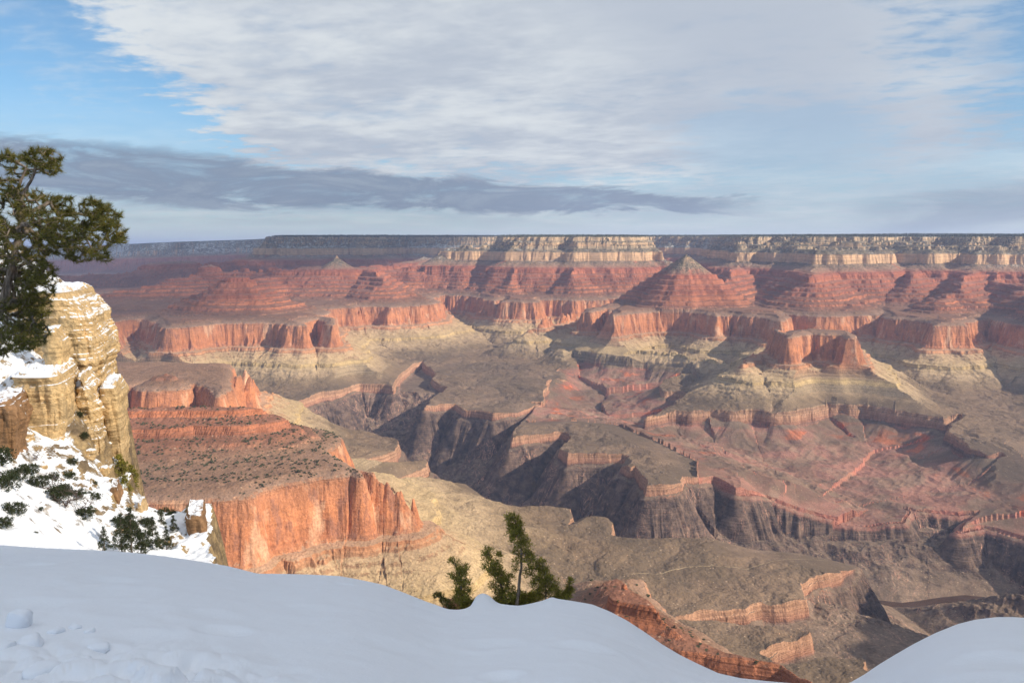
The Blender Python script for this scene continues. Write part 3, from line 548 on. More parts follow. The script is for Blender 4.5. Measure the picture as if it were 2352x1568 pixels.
# ------------------------------------------------------------------ snowy rim in the foreground
def at(px, py, t):
    u, dyy, dzz = ray(px, py); return Vector((u * t, dyy * t, dzz * t))
def hgt(x, y):
    """terrain height"""
    a = np.arctan2(x, y); r = np.hypot(x, y)
    fi = np.interp(r, r_rows, np.arange(nr)); fj = np.interp(a, az, np.arange(nc))
    i = np.clip(fi.astype(int), 0, nr - 2); j = np.clip(fj.astype(int), 0, nc - 2); ti = fi - i; tj = fj - j
    return (Z[i, j] * (1 - ti) + Z[i + 1, j] * ti) * (1 - tj) + (Z[i, j + 1] * (1 - ti) + Z[i + 1, j + 1] * ti) * tj
def snow_rock_mat(name, rockA, rockB, thr0, thr1, bedf=.0, patch=.5):
    m, t, b = mat(name, .75, .25)
    tc_ = t.new('ShaderNodeTexCoord').outputs['Object']; geo = t.new('ShaderNodeNewGeometry'); nz = t.xyz(geo.outputs['Normal'])[2]
    x_, y_, z_ = t.xyz(tc_)
    n1 = t.noise(tc_, .5, 6, .65); n2 = t.noise(tc_, 3.0, 6, .7); n3 = t.noise(t.vm('MULTIPLY', tc_, (.25, .25, 2.2)), 1.2, 6, .7)
    rc = t.mix(t.ss(n1, .38, .62), rockA, rockB)
    k = t.mr(n2, .3, .7, .62, 1.3); rc = t.mix(1, rc, t.comb(k, k, k), 'MULTIPLY')
    k = t.mr(n3, .3, .7, .6, 1.35); rc = t.mix(.8, rc, t.mix(1, rc, t.comb(k, k, k), 'MULTIPLY'))
    crk = t.vor(t.vm('MULTIPLY', t.vm('ADD', tc_, t.vm('SCALE', t.comb(n2, n1, n3), scale=.5)), (1, 1, 1.7)), 1.1, 'DISTANCE_TO_EDGE')
    rc = t.mix(t.ss(crk, .02, .0, 0, .35), rc, (.07, .05, .035))
    sf = t.ss(t.m('ADD', nz, t.m('MULTIPLY', t.m('SUBTRACT', t.noise(tc_, 1.3, 5, .7), .5), patch)), thr0, thr1)
    t.put(b.inputs['Base Color'], t.mix(sf, rc, (.86, .88, .92)))
    bp = t.new('ShaderNodeBump'); bp.inputs['Strength'].default_value = .8; bp.inputs['Distance'].default_value = 1
    h = t.m('MULTIPLY', t.m('SUBTRACT', 1.0, sf), t.m('ADD', t.m('ADD', t.m('MULTIPLY', n2, .12), t.m('MULTIPLY', n3, .16)), t.m('MULTIPLY', t.ss(crk, 0, .05), .015)))
    t.put(bp.inputs['Height'], t.m('ADD', h, t.m('MULTIPLY', sf, t.m('ADD', t.m('MULTIPLY', t.noise(tc_, 6, 3, .5), .012), t.m('MULTIPLY', t.noise(tc_, 45, 4, .7), .004))))); t.l.new(bp.outputs[0], b.inputs['Normal'])
    return m
M_snow = snow_rock_mat('rim_snow', (.40, .29, .15), (.28, .2, .12), .30, .42, patch=.25)
M_cliff = snow_rock_mat('yellow_limestone', (.66, .45, .22), (.54, .38, .20), .66, .80, patch=.45)
M_brown = snow_rock_mat('brown_limestone', (.24, .13, .06), (.32, .18, .09), .74, .9, patch=.5)
M_hill = snow_rock_mat('snowy_ground', (.40, .28, .14), (.18, .13, .08), .50, .66, patch=.75)
M_clod, t, b = mat('clod_snow', .7, .25); b.inputs['Base Color'].default_value = (.86, .88, .92, 1)
EDGE = [(-900, 1235, 13), (-300, 1244, 12.8), (0, 1251, 12.6), (100, 1258, 12.5), (200, 1262, 12.4), (300, 1268, 12.2), (380, 1277, 12), (450, 1287, 11.8), (520, 1299, 11.6), (560, 1309, 11.5), (592, 1318, 11.5), (650, 1317, 11.5), (720, 1319, 11.4), (780, 1322, 11.3), (830, 1331, 11.2),
        (880, 1342, 11.1), (930, 1361, 11.0), (975, 1379, 11), (1005, 1390, 11), (1030, 1406, 11), (1050, 1409, 11), (1068, 1401, 11), (1084, 1388, 11), (1090, 1372, 11), (1098, 1364, 11), (1112, 1361, 11), (1126, 1368, 11), (1138, 1381, 11), (1150, 1386, 11), (1190, 1391, 10.9), (1215, 1386, 10.9), (1245, 1379, 10.8),
        (1262, 1372, 10.7), (1268, 1370, 10.7), (1280, 1374, 10.6), (1320, 1380, 10.4), (1360, 1387, 10.2), (1400, 1403, 10), (1440, 1424, 9.7), (1480, 1450, 9.4), (1520, 1478, 9.1), (1560, 1502, 8.8), (1600, 1522, 8.5), (1650, 1545, 8.1), (1700, 1556, 7.7), (1760, 1563, 7.2), (1830, 1569, 6.8), (1900, 1574, 6.5), (1950, 1568, 6.2),
        (1985, 1548, 6.0), (2020, 1524, 5.9), (2060, 1500, 5.8), (2100, 1477, 5.7), (2150, 1452, 5.6), (2200, 1432, 5.6), (2240, 1422, 5.6), (2290, 1416, 5.6), (2330, 1416, 5.6), (2400, 1422, 5.7), (2700, 1430, 6), (3400, 1400, 7)]
ea, em, ed = [], [], []
for px, py, t_ in EDGE:
    u, dyy, dzz = ray(px, py); h_ = math.hypot(u, dyy); ea.append(math.atan2(u, dyy)); em.append(dzz / h_); ed.append(t_ * h_ / dyy)
ea = [-math.pi, -2.4, -1.5] + ea + [1.15, 1.5, 2.4, math.pi]; em = [-.03, -.03, -.12] + em + [-.12, -.08, -.03, -.03]; ed = [40, 40, 24] + ed + [22, 30, 40, 40]
fa = np.linspace(-math.pi, math.pi, 20001)
mfull = np.interp(fa, ea, em); dfull = np.interp(fa, ea, ed)
def gsm(a, w):
    kk = np.exp(-np.linspace(-3, 3, int(6 * w) | 1) ** 2 / 2); kk /= kk.sum(); p_ = len(kk) // 2
    return np.convolve(np.concatenate([a[-p_:], a, a[:p_]]), kk, 'valid')
dg = 20000 / 360.
mfine = gsm(mfull, .12 * dg); mlow = gsm(mfull, 2.2 * dg); dlow = gsm(dfull, 2.0 * dg)
sa = np.concatenate([np.linspace(-math.pi, rad(-42), 160, endpoint=False), np.linspace(rad(-42), rad(42), 1100), np.linspace(rad(42), math.pi, 160)[1:]])
rho = np.concatenate([np.linspace(.02, .2, 12, endpoint=False), np.linspace(.2, 1.06, 330, endpoint=False), np.linspace(1.06, 1.5, 60, endpoint=False), np.geomspace(1.5, 4.2, 40)])
SA, RH = np.meshgrid(sa, rho); de = np.interp(SA, fa, dlow); SR = RH * de
ml = np.interp(SA, fa, mlow); mf = np.interp(SA, fa, mfine)
wloc = np.exp(-((SR - de) / np.where(SR < de, 1.5, .9)) ** 2)
mm = ml + (mf - ml) * wloc
SX = SR * np.sin(SA); SY = SR * np.cos(SA)
SZ = mm * SR - 1.65 / de ** 2 * (SR - de) ** 2 - np.where(SR > de, .5 * (SR - de) ** 1.6 * 1.2, 0)
over = np.maximum(0, SR - de * 1.35); SZ -= 2.2 * over
inn = np.clip((de * .98 - SR) / (de * .25), 0, 1)
SZ += inn * (.030 * fbm(SX / 1.6, SY / 1.6, 3, off=4) + .010 * fbm(SX / .35, SY / .35, 2, off=14)) * np.clip(SR / 3, 0, 1)
def dimple(px, py, t_, r_, dep):
    global SZ
    p = at(px, py, t_); SZ -= dep * np.exp(-(((SX - p.x) / r_) ** 2 + ((SY - p.y) / (r_ * 1.5)) ** 2) ** 1.3)
# footprints and sunk spots: ground distance found from the surface itself
def surf(px, py):
    u, dyy, dzz = ray(px, py); a = math.atan2(u, dyy); h_ = math.hypot(u, dyy); m_ = float(np.interp(a, fa, mlow)); d_ = float(np.interp(a, fa, dlow)); sl_ = dzz / h_
    rr = np.linspace(.5, d_, 2000); zz_ = m_ * rr - 1.65 / d_ ** 2 * (rr - d_) ** 2; k_ = np.argmin(np.abs(zz_ - sl_ * rr)); return rr[k_] * math.sin(a), rr[k_] * math.cos(a), zz_[k_]
rr_ = random.Random(3)
DM = [(1150, 1553, .12, .035), (1340, 1482, .2, .03), (790, 1340, .14, .02), (510, 1448, .16, .035), (1120, 1480, .2, .02), (60, 1295, .2, .03), (130, 1262, .2, .025), (270, 1358, .3, .02), (330, 1462, .2, .03), (560, 1290, .25, .02), (900, 1480, .22, .015), (470, 1410, .2, .02), (240, 1330, .25, .02), (700, 1400, .3, .015),
      (60, 1385, .25, .03), (430, 1530, .2, .05), (1400, 1440, .25, .02), (300, 1400, .25, .02), (2290, 1520, .2, .02)]
for px, py, r_, dep in DM:
    x_, y_, z_ = surf(px, py); dx_ = (SX - x_) / r_; dy_ = (SY - y_) / (r_ * .8)
    g_ = np.exp(-(dx_ ** 2 + dy_ ** 2) ** 1.2); SZ += -dep * g_ + dep * .35 * np.exp(-((np.hypot(dx_, dy_) - 1.45) / .4) ** 2)
# broken, trampled snow at the lower left
trx_, try_, _ = surf(120, 1568); dm = np.exp(-(((SX - trx_) / 1.15) ** 2 + ((SY - try_) / .75) ** 2) ** 1.5)
dm2 = np.exp(-(((SX - surf(430, 1560)[0]) / .5) ** 2 + ((SY - surf(430, 1560)[1]) / .35) ** 2) ** 1.5)
lump = np.abs(perlin(SX / .30, SY / .34)) + .4 * np.abs(perlin(SX / .13 + 9, SY / .15))
SZ += (dm + .6 * dm2) * (.17 * np.clip(lump, 0, .42) - .03)
sn = np_mesh('snow_slope', np.stack([SX, SY, SZ], -1).reshape(-1, 3), grid_faces(len(rho), len(sa)), M_snow, smooth=True)
tag(sn, 'smooth shaded snow slope at the canyon rim', 'snow', kind='structure')
def snow_z(x, y):
    a = math.atan2(x, y); r = math.hypot(x, y); m_ = float(np.interp(a, fa, mfine)); d_ = float(np.interp(a, fa, dlow))
    z = m_ * r - 1.65 / d_ ** 2 * (r - d_) ** 2
    if r > d_: z -= .6 * (r - d_) ** 1.6 + 2.2 * max(0, r - d_ * 1.35)
    return z
# a few snow clods on the trampled patch
def lump_mesh(r_, seed, sub=3, sq=(1, 1, .8), rough=.25):
    bm = bmesh.new(); bmesh.ops.create_icosphere(bm, subdivisions=sub, radius=1)
    for v in bm.verts:
        p = v.co.copy(); m_ = max(abs(p.x), abs(p.y), abs(p.z)); p = p.lerp(p / m_ * .85, .45)
        n_ = mnoise.fractal(v.co * 1.3 + Vector((seed * 7.1, 0, 0)), 1, 2, 4)
        v.co = Vector((p.x * sq[0], p.y * sq[1], p.z * sq[2])) * r_ * (1 + rough * n_)
    return bm
def bm_obj(name, bm, m_, parent=None, smooth=True):
    me = bpy.data.meshes.new(name); bm.to_mesh(me); bm.free(); me.materials.append(m_)
    if smooth: me.polygons.foreach_set('use_smooth', [True] * len(me.polygons))
    o = bpy.data.objects.new(name, me); C.objects.link(o)
    if parent: o.parent = parent
    return o
CL = [(45, 1437, .085, 'upright white snow clod standing alone at lower left'), (130, 1450, .05, 'small snow clod just right of the upright clod'), (172, 1441, .045, 'small round snow clod above the trampled snow'),
      (205, 1450, .04, 'smallest snow clod beside the round clod'), (70, 1478, .09, 'wide low snow clod in front of the upright clod'), (225, 1490, .07, 'flat snow clod at the right of the trampled patch'),
      (10, 1490, .07, 'snow clod at the left edge of the picture'), (175, 1525, .075, 'snow clod in the middle of the trampled snow'), (95, 1545, .10, 'big rounded snow clod near the bottom left corner')]
for k, (px, py, r_, lb) in enumerate(CL):
    x_, y_, z_ = surf(px, py); o = bm_obj('snow_clod', lump_mesh(r_, k + 2, 3, (1, .8, .95 if k == 0 else .55)), M_clod)
    o.location = (x_, y_, z_ + r_ * (.55 if k == 0 else .05)); o.rotation_euler = (0, 0, k * 1.3); tag(o, lb, 'snow clod', 'clods of snow on the trampled patch')

# ------------------------------------------------------------------ snowy hillside and limestone towers on the left
CP = [(-150, 1270, 34), (0, 1262, 36), (150, 1262, 38), (300, 1275, 42), (430, 1295, 45), (-150, 1120, 40), (0, 1125, 42), (60, 1140, 43), (120, 1185, 43.5), (200, 1225, 44), (250, 1170, 49), (270, 1160, 52), (0, 1060, 45), (60, 1070, 48), (130, 1095, 50), (200, 1105, 54),
      (250, 1110, 57), (-150, 950, 48), (0, 960, 50), (100, 1010, 53), (0, 838, 55), (60, 828, 58), (120, 840, 61), (-150, 800, 58), (190, 1040, 53), (180, 955, 54), (165, 890, 56), (120, 1045, 50), (210, 900, 57), (250, 1120, 62), (310, 1165, 58), (340, 1180, 56), (400, 1190, 55), (455, 1195, 54), (330, 1230, 51), (400, 1270, 49), (455, 1290, 48),
      (-150, 700, 75), (0, 700, 75), (100, 705, 78), (150, 760, 80)]
cp = [at(*c) for c in CP]
cp += [Vector(v) for v in ((-14, 50, -17), (-14, 58, -18), (-24, 72, -22), (-8, 40, -17), (-30, 84, -22), (-60, 30, -6), (-70, 60, 0), (-60, 95, 2), (-30, 26, -13), (-15, 24, -15))]
cx_ = np.array([[p.x, p.y] for p in cp]); cz_ = np.array([p.z for p in cp]); npt = len(cp)
def tps(r2): return np.where(r2 > 0, r2 * np.log(np.maximum(r2, 1e-9)) * .5, 0)
A = np.zeros((npt + 3, npt + 3)); A[:npt, :npt] = tps(((cx_[:, None] - cx_[None]) ** 2).sum(-1)) + np.eye(npt) * 1.5; A[:npt, npt] = 1; A[:npt, npt + 1:] = cx_; A[npt, :npt] = 1; A[npt + 1:, :npt] = cx_.T
wt_ = np.linalg.solve(A, np.concatenate([cz_, [0, 0, 0]]))
hx = np.linspace(-62, -6, 470); hy = np.linspace(24, 92, 560); HX, HY = np.meshgrid(hx, hy)
def hill(x, y):
    z = wt_[npt] + wt_[npt + 1] * x + wt_[npt + 2] * y
    for i in range(npt): z = z + wt_[i] * tps((x - cx_[i, 0]) ** 2 + (y - cx_[i, 1]) ** 2)
    return z
HZ = hill(HX, HY)
HZ += .8 * fbm(HX / 5, HY / 5, 4, off=30) + .3 * np.clip((HY - 44) / 4, 0, 1) * ridged(HX / 1.9, HY / 1.9, 3, off=36) + .16 * fbm(HX / 1.1, HY / 1.1, 3, off=31)
# ledges: the ground climbs in small rock steps
ph = HZ / 1.5 + .8 * fbm(HX / 6, HY / 6, 2, off=44); fr = ph - np.floor(ph)
stepw = np.clip(fbm(HX / 4, HY / 4, 3, off=90) * 2 + .25, 0, 1) * np.clip((HY - 45) / 6, 0, 1)
HZ += (np.clip((fr - .5) * 5, -.5, .5) + .5 - fr) * 1.5 * stepw * .85
HZ += .35 * stepw * ridged(HX / 2.2, HY / 2.2, 3, off=47)
XRr = np.interp(HY, [24, 40, 44, 50, 54, 56, 58, 60, 66, 80, 92], [-10.5, -15.5, -17.5, -19.9, -21.5, -25, -28.3, -31.3, -33, -41, -48]) + .5 * fbm(HY / 1.5, HX / 8, 3)
HZ -= 5 * np.maximum(0, HX - XRr) ** 1.1
hl = np_mesh('snowy_hillside', np.stack([HX, HY, HZ], -1).reshape(-1, 3), grid_faces(len(hy), len(hx)), M_hill, smooth=False)
tag(hl, 'snow covered hillside with rock ledges on the left', 'hillside', kind='structure')
def hill1(x, y): return float(hill(np.array(x, float), np.array(y, float)))
def tower(name, t_, xs, ys, depth, m_, label, seed, back=(-.35, 1.0), n=420, nh=300, bed=.55, amp=.35):
    """bedded rock tower: xs = list of (photo y, left x, right x) down its height at distance t_"""
    z_top = at(xs[0][1], xs[0][0], t_).z; z_bot = at(xs[-1][1], xs[-1][0], t_).z
    yy_ = [q_[0] for q_ in xs]; zlist = [at(0, y_, t_).z for y_ in yy_][::-1]
    lx = [(q_[1] - 1176) / F_PX * t_ for q_ in xs][::-1]; rx_ = [(q_[2] - 10 - 1176) / F_PX * t_ for q_ in xs][::-1]
    zz_ = np.linspace(z_bot, z_top, nh); lf = np.interp(zz_, zlist, lx); rt = np.interp(zz_, zlist, rx_)
    th = np.linspace(0, 2 * math.pi, n, endpoint=False)
    ca, sa_ = np.cos(th), np.sin(th); e_ = .45
    ux = np.sign(ca) * np.abs(ca) ** e_; uy = np.sign(sa_) * np.abs(sa_) ** e_
    ZZ, UX = np.meshgrid(zz_, ux, indexing='ij'); _, UY = np.meshgrid(zz_, uy, indexing='ij'); LF = lf[:, None]; RT = rt[:, None]
    cxm = (LF + RT) / 2; hw_ = (RT - LF) / 2; yv = (UY + 1) / 2 * depth
    XX = cxm + hw_ * UX + back[0] * yv; YY = t_ * .99 + yv * back[1]
    # bed offsets, joints, roughness: pushed outward from the axis
    arc = th / (2 * math.pi) * 40
    b1 = fbm(ZZ / bed + .25 * fbm(XX / 3, YY / 3, 2), XX * .07 + YY * .07 + seed, 3); b1 = np.sign(b1) * np.abs(b1) ** .6
    jn = -np.clip(ridged(XX / 1.7 + YY / 1.7, ZZ / 9 + seed, 2) - .9, 0, 1)
    blk = fbm(XX / .9 + seed, ZZ / .6 + YY / .9, 4); big_ = fbm(XX / 2.6 + YY / 2.6 + seed, ZZ / 3.2, 2)
    off = amp * (b1 * .4 + jn * 1.3 + blk * .45 + big_ * 1.3)
    edge_ = np.clip((z_top - ZZ) / .5, 0, 1) ** .5
    nx_ = UX; ny_ = UY; ln = np.hypot(nx_, ny_)
    XX = XX + off * nx_ / ln * edge_; YY = YY + off * ny_ / ln * edge_
    V_ = [np.stack([XX, YY, ZZ], -1).reshape(-1, 3)]
    F_ = []
    i = np.arange(nh - 1)[:, None] * n; j = np.arange(n)[None, :]; j2 = (j + 1) % n
    F_.append(np.stack([i + j, i + j2, i + n + j2, i + n + j], -1).reshape(-1, 4))
    # top: shrinking rings with a noisy, slightly domed surface
    cxx, cyy = XX[-1].mean(), YY[-1].mean(); base = nh * n; kr = 40
    for k_ in range(1, kr + 1):
        f_ = 1 - k_ / kr * .995; x_ = cxx + (XX[-1] - cxx) * f_; y_ = cyy + (YY[-1] - cyy) * f_
        z_ = z_top + .25 * min(1, k_ / 8) + .3 * fbm(x_ / 1.2, y_ / 1.2, 4, off=seed) * min(1, k_ / 3)
        V_.append(np.stack([x_, y_, z_], -1)); a_ = (nh - 1 + k_ - 1) * n
        F_.append(np.stack([a_ + np.arange(n), a_ + (np.arange(n) + 1) % n, a_ + n + (np.arange(n) + 1) % n, a_ + n + np.arange(n)], -1))
    o = np_mesh(name, np.concatenate(V_), np.concatenate(F_), m_, smooth=False); tag(o, label, 'rock'); return o
tower('rock_tower', 60, [(672, 40, 168), (700, 40, 186), (735, 40, 213), (765, 40, 219), (795, 40, 231), (835, 40, 238), (865, 40, 224), (930, 40, 226), (1000, 40, 232), (1120, 40, 240)], None, 14, M_cliff,
      'tall yellow limestone tower with snow on its top at left', 3)
tower('rock_column', 57, [(893, 222, 272), (905, 222, 279), (960, 222, 280), (1010, 224, 283), (1050, 226, 281), (1085, 232, 270), (1130, 235, 262)], None, 5, M_cliff,
      'yellow limestone column half in shade right of the tall tower', 8, n=260, nh=220, amp=.2)
tower('rock_block', 51, [(868, 10, 138), (900, 8, 150), (960, 10, 152), (1020, 20, 140), (1070, 20, 140)], None, 8, M_cliff, 'broad yellow limestone block under the big snow patch', 15, n=320, nh=200, amp=.3)
tower('rock_buttress', 55, [(872, 172, 196), (900, 160, 214), (960, 158, 222), (1030, 166, 232), (1100, 170, 236)], None, 5, M_cliff, 'craggy snow dusted buttress between the block and the column', 23, n=240, nh=200, amp=.4)
tower('rounded_rock', 55, [(762, 100, 142), (785, 98, 158), (810, 100, 160), (850, 100, 150)], None, 3, M_cliff, 'rounded rock knob with a snow cap against the tall tower', 31, n=200, nh=100, amp=.2)
tower('rock_ledge', 50, [(1207, 408, 462), (1225, 408, 468), (1260, 412, 466), (1330, 415, 462)], None, 4, M_brown, 'brown overhanging rock ledge with snow on top at the end of the hillside', 41, n=220, nh=120, amp=.15)
tower('dark_crag', 46, [(935, -60, 22), (960, -60, 34), (1060, -60, 30), (1120, -60, 14)], None, 5, M_brown, 'dark rock face at the left edge below the pine', 52, n=220, nh=120, amp=.3)
tower('rock_step', 50, [(1140, 232, 260), (1160, 226, 268), (1215, 230, 266)], None, 2, M_brown, 'small dark rock step in the snow chute', 57, n=160, nh=80, amp=.2)
tower('rock_shelf', 52, [(1178, 296, 318), (1190, 292, 322), (1250, 296, 320)], None, 2.5, M_cliff, 'low tan rock shelf above the fir trees', 61, n=160, nh=80, amp=.2)
# ------------------------------------------------------------------ trees
M_bark, t, b = mat('bark', .9, .1); n_ = t.noise(t.vm('MULTIPLY', t.new('ShaderNodeTexCoord').outputs['Object'], (1, 1, .25)), 30, 5, .7)
t.put(b.inputs['Base Color'], t.mix(t.ss(n_, .35, .65), (.10, .075, .055), (.26, .215, .18)))
bp = t.new('ShaderNodeBump'); bp.inputs['Distance'].default_value = .01; t.put(bp.inputs['Height'], n_); t.l.new(bp.outputs[0], b.inputs['Normal'])
def leaf_mat(name, a_, b_, c_, sc_=2.0):
    m, t, b = mat(name, .6, .3); tc_ = t.new('ShaderNodeTexCoord').outputs['Object']
    rnd = t.attr('tint'); col = t.mix(rnd, a_, b_); col = t.mix(t.ss(rnd, .93, .99), col, c_)
    t.put(b.inputs['Base Color'], col)
    tr = t.new('ShaderNodeBsdfTranslucent'); t.put(tr.inputs[0], t.mix(1, col, (1.1, 1.15, .6), 'MULTIPLY')); mx = t.new('ShaderNodeMixShader'); mx.inputs[0].default_value = .22
    t.l.new(b.outputs[0], mx.inputs[1]); t.l.new(tr.outputs[0], mx.inputs[2]); out = [n for n in t.n if n.type == 'OUTPUT_MATERIAL'][0]; t.l.new(mx.outputs[0], out.inputs[0]); return m
M_pine = leaf_mat('pinyon_needles', (.055, .066, .016), (.20, .18, .036), (.38, .24, .06))
M_jun = leaf_mat('juniper_sprays', (.10, .10, .018), (.30, .265, .045), (.50, .42, .08))
M_dark = leaf_mat('dark_evergreen', (.025, .035, .018), (.06, .075, .03), (.09, .09, .04))
M_twig, t, b = mat('bare_twigs', .9, .1); b.inputs['Base Color'].default_value = (.13, .10, .09, 1)

def tubes(segs, sides=5):
    """segs: list of (p0, p1, r0, r1)"""
    p0 = np.array([tuple(s_[0]) for s_ in segs]); p1 = np.array([tuple(s_[1]) for s_ in segs]); r0 = np.array([s_[2] for s_ in segs]); r1 = np.array([s_[3] for s_ in segs])
    d_ = p1 - p0; d_ /= np.linalg.norm(d_, axis=1, keepdims=True) + 1e-9
    h_ = np.where(np.abs(d_[:, 2:3]) > .9, [[1., 0, 0]], [[0, 0, 1.]]); a_ = np.cross(d_, h_); a_ /= np.linalg.norm(a_, axis=1, keepdims=True) + 1e-9; b_ = np.cross(d_, a_)
    th = np.arange(sides) / sides * 2 * math.pi
    ring = a_[:, None] * np.cos(th)[None, :, None] + b_[:, None] * np.sin(th)[None, :, None]
    V_ = np.concatenate([p0[:, None] + ring * r0[:, None, None], p1[:, None] + ring * r1[:, None, None]], 1).reshape(-1, 3)
    k_ = np.arange(sides); f_ = np.stack([k_, (k_ + 1) % sides, (k_ + 1) % sides + sides, k_ + sides], -1)
    return V_, (f_[None] + (np.arange(len(segs)) * 2 * sides)[:, None, None]).reshape(-1, 4)
def grow(trunk, r0, blobs, seed, step=.14, tipr=.004, droop=0.0):
    """skeleton: trunk points, then every target in the foliage masses is linked to the nearest wood"""
    R_ = np.random.RandomState(seed); nodes = []; par = []; tr_r = []
    tp = [Vector(p) for p in trunk]
    for i in range(len(tp) - 1):
        ns_ = max(1, int((tp[i + 1] - tp[i]).length / step))
        for k_ in range(ns_ + (i == len(tp) - 2)):
            p = tp[i].lerp(tp[i + 1], k_ / ns_) + Vector(R_.normal(0, step * .06, 3)); par.append(len(nodes) - 1); nodes.append(np.array(p))
    ntr = len(nodes); tg = []
    for (c, rd, n_) in blobs:
        v = R_.normal(size=(n_, 3)); v /= np.linalg.norm(v, axis=1, keepdims=True); v *= R_.uniform(.25, 1, (n_, 1)) ** .5; tg.append(np.array(c) + v * np.array(rd))
    tg = np.concatenate(tg); trk = np.array(nodes); dist = np.min(np.linalg.norm(tg[:, None] - trk[None], axis=2), 1); tg = tg[np.argsort(dist)]
    arr = np.zeros((ntr + len(tg) * 12 + 10, 3)); arr[:ntr] = trk; n = ntr; parr = par[:]; tips = []
    for p in tg:
        d_ = np.linalg.norm(arr[:n] - p, axis=1); d_[:max(2, ntr // 6)] += .3
        i = int(np.argmin(d_)); L_ = d_[i]; ns_ = min(10, max(1, int(L_ / step + .5))); a = arr[i].copy(); prev = i
        bend = R_.normal(0, .10 * L_, 3); bend[2] -= droop * L_
        for k_ in range(1, ns_ + 1):
            f_ = k_ / ns_; q_ = a + (p - a) * f_ + bend * math.sin(f_ * math.pi) * .6; arr[n] = q_; parr.append(prev); prev = n; n += 1
        tips.append(prev)
    cnt = np.zeros(n); ch = np.zeros(n, int)
    for i in range(n - 1, 0, -1):
        if ch[i] == 0: cnt[i] += 1
        if parr[i] >= 0: cnt[parr[i]] += cnt[i]; ch[parr[i]] += 1
    rr = tipr * np.maximum(cnt, 1) ** .42
    tl = np.linspace(r0, tipr * 3, ntr); rr[:ntr] = np.maximum(np.minimum(rr[:ntr], tl * 1.0), tl)
    segs = [(arr[parr[i]], arr[i], min(rr[parr[i]], rr[i] * 1.6 + .002), rr[i]) for i in range(1, n) if parr[i] >= 0]
    tipd = [(arr[i], arr[i] - arr[parr[i]]) for i in tips]
    return segs, tipd, arr[:n], parr, R_
def needles(tipd, R_, nper, ln, wid, spread, back=.5):
    """bundles of thin blades round each twig end"""
    P_ = np.array([t_[0] for t_ in tipd]); D_ = np.array([t_[1] for t_ in tipd]); D_ /= np.linalg.norm(D_, axis=1, keepdims=True) + 1e-9; D_ += [0, 0, .35]; D_ /= np.linalg.norm(D_, axis=1, keepdims=True)
    m_ = len(P_); tint = np.repeat(R_.uniform(0, 1, m_), nper); P_ = np.repeat(P_, nper, 0); D_ = np.repeat(D_, nper, 0); N = m_ * nper
    P_ = P_ - D_ * (R_.uniform(0, back * ln * 1.6, (N, 1)))
    v = R_.normal(size=(N, 3)) * spread + D_; v /= np.linalg.norm(v, axis=1, keepdims=True)
    s_ = np.cross(v, R_.normal(size=(N, 3))); s_ /= np.linalg.norm(s_, axis=1, keepdims=True); l_ = ln * R_.uniform(.7, 1.15, (N, 1))
    a = P_ + s_ * wid; b_ = P_ - s_ * wid; c = P_ + v * l_
    V_ = np.stack([a, b_, c], 1).reshape(-1, 3); F_ = np.arange(N * 3).reshape(-1, 3)
    return V_, F_, np.repeat(np.clip(tint * .75 + R_.uniform(0, .3, N), 0, 1), 3)
def sprays(tipd, R_, nper, ln, wid, rad_):
    """juniper: short stubby scale-leaf shoots, each a crossed pair of slim diamonds"""
    P_ = np.array([t_[0] for t_ in tipd]); m_ = len(P_); tint = np.repeat(R_.uniform(0, 1, m_), nper); P_ = np.repeat(P_, nper, 0); N = m_ * nper
    o_ = R_.normal(size=(N, 3)); o_ /= np.linalg.norm(o_, axis=1, keepdims=True); P_ = P_ + o_ * R_.uniform(0, rad_, (N, 1))
    v = o_ + R_.normal(size=(N, 3)) * .5 + [0, 0, .7]; v /= np.linalg.norm(v, axis=1, keepdims=True)
    s_ = np.cross(v, R_.normal(size=(N, 3))); s_ /= np.linalg.norm(s_, axis=1, keepdims=True); l_ = ln * R_.uniform(.6, 1.2, (N, 1))
    a = P_; b_ = P_ + v * l_ * .5 + s_ * wid; c = P_ + v * l_; d_ = P_ + v * l_ * .5 - s_ * wid
    V_ = np.stack([a, b_, c, d_], 1).reshape(-1, 3); F_ = np.arange(N * 4).reshape(-1, 4)
    return V_, F_, np.repeat(np.clip(tint * .7 + R_.uniform(0, .35, N), 0, 1), 4)
def tree(name, label, cat, base, trunk, r0, blobs, seed, kind, leafm, group=None, **kw):
    root = empty(name, base); tag(root, label, cat, group); B = Vector(base)
    segs, tipd, arr, par, R_ = grow([Vector(p) - B for p in trunk], r0, [(Vector(c) - B, r_, n_) for c, r_, n_ in blobs], seed, kw.get('step', .14), kw.get('tipr', .004), kw.get('droop', 0))
    v, f_ = tubes(segs); np_mesh('trunk', v, f_, M_bark, root, smooth=True)
    if kind == 'needles': v, f_, ti = needles(tipd, R_, kw['nper'], kw['ln'], kw['wid'], kw.get('spread', .75))
    else: v, f_, ti = sprays(tipd, R_, kw['nper'], kw['ln'], kw['wid'], kw['rad'])
    o = np_mesh('crown', v, f_, leafm, root); fattr(o, 'tint', ti); return root
def BL(lst, t0, dr=.35, dens=1.0, rs=1.0):
    lst = [(a_, b_, c_ * rs, d_ * rs, e_) for a_, b_, c_, d_, e_ in lst]
    out = []
    for k_, (x_, y_, rx_, ry_, n_) in enumerate(lst):
        tt = t0 + math.sin(k_ * 2.4) * dr; out.append((at(x_, y_, tt), (rx_ / F_PX * tt, (rx_ + ry_) * .55 / F_PX * tt, ry_ / F_PX * tt), int(n_ * dens))); 
    return out
TP = 8.6
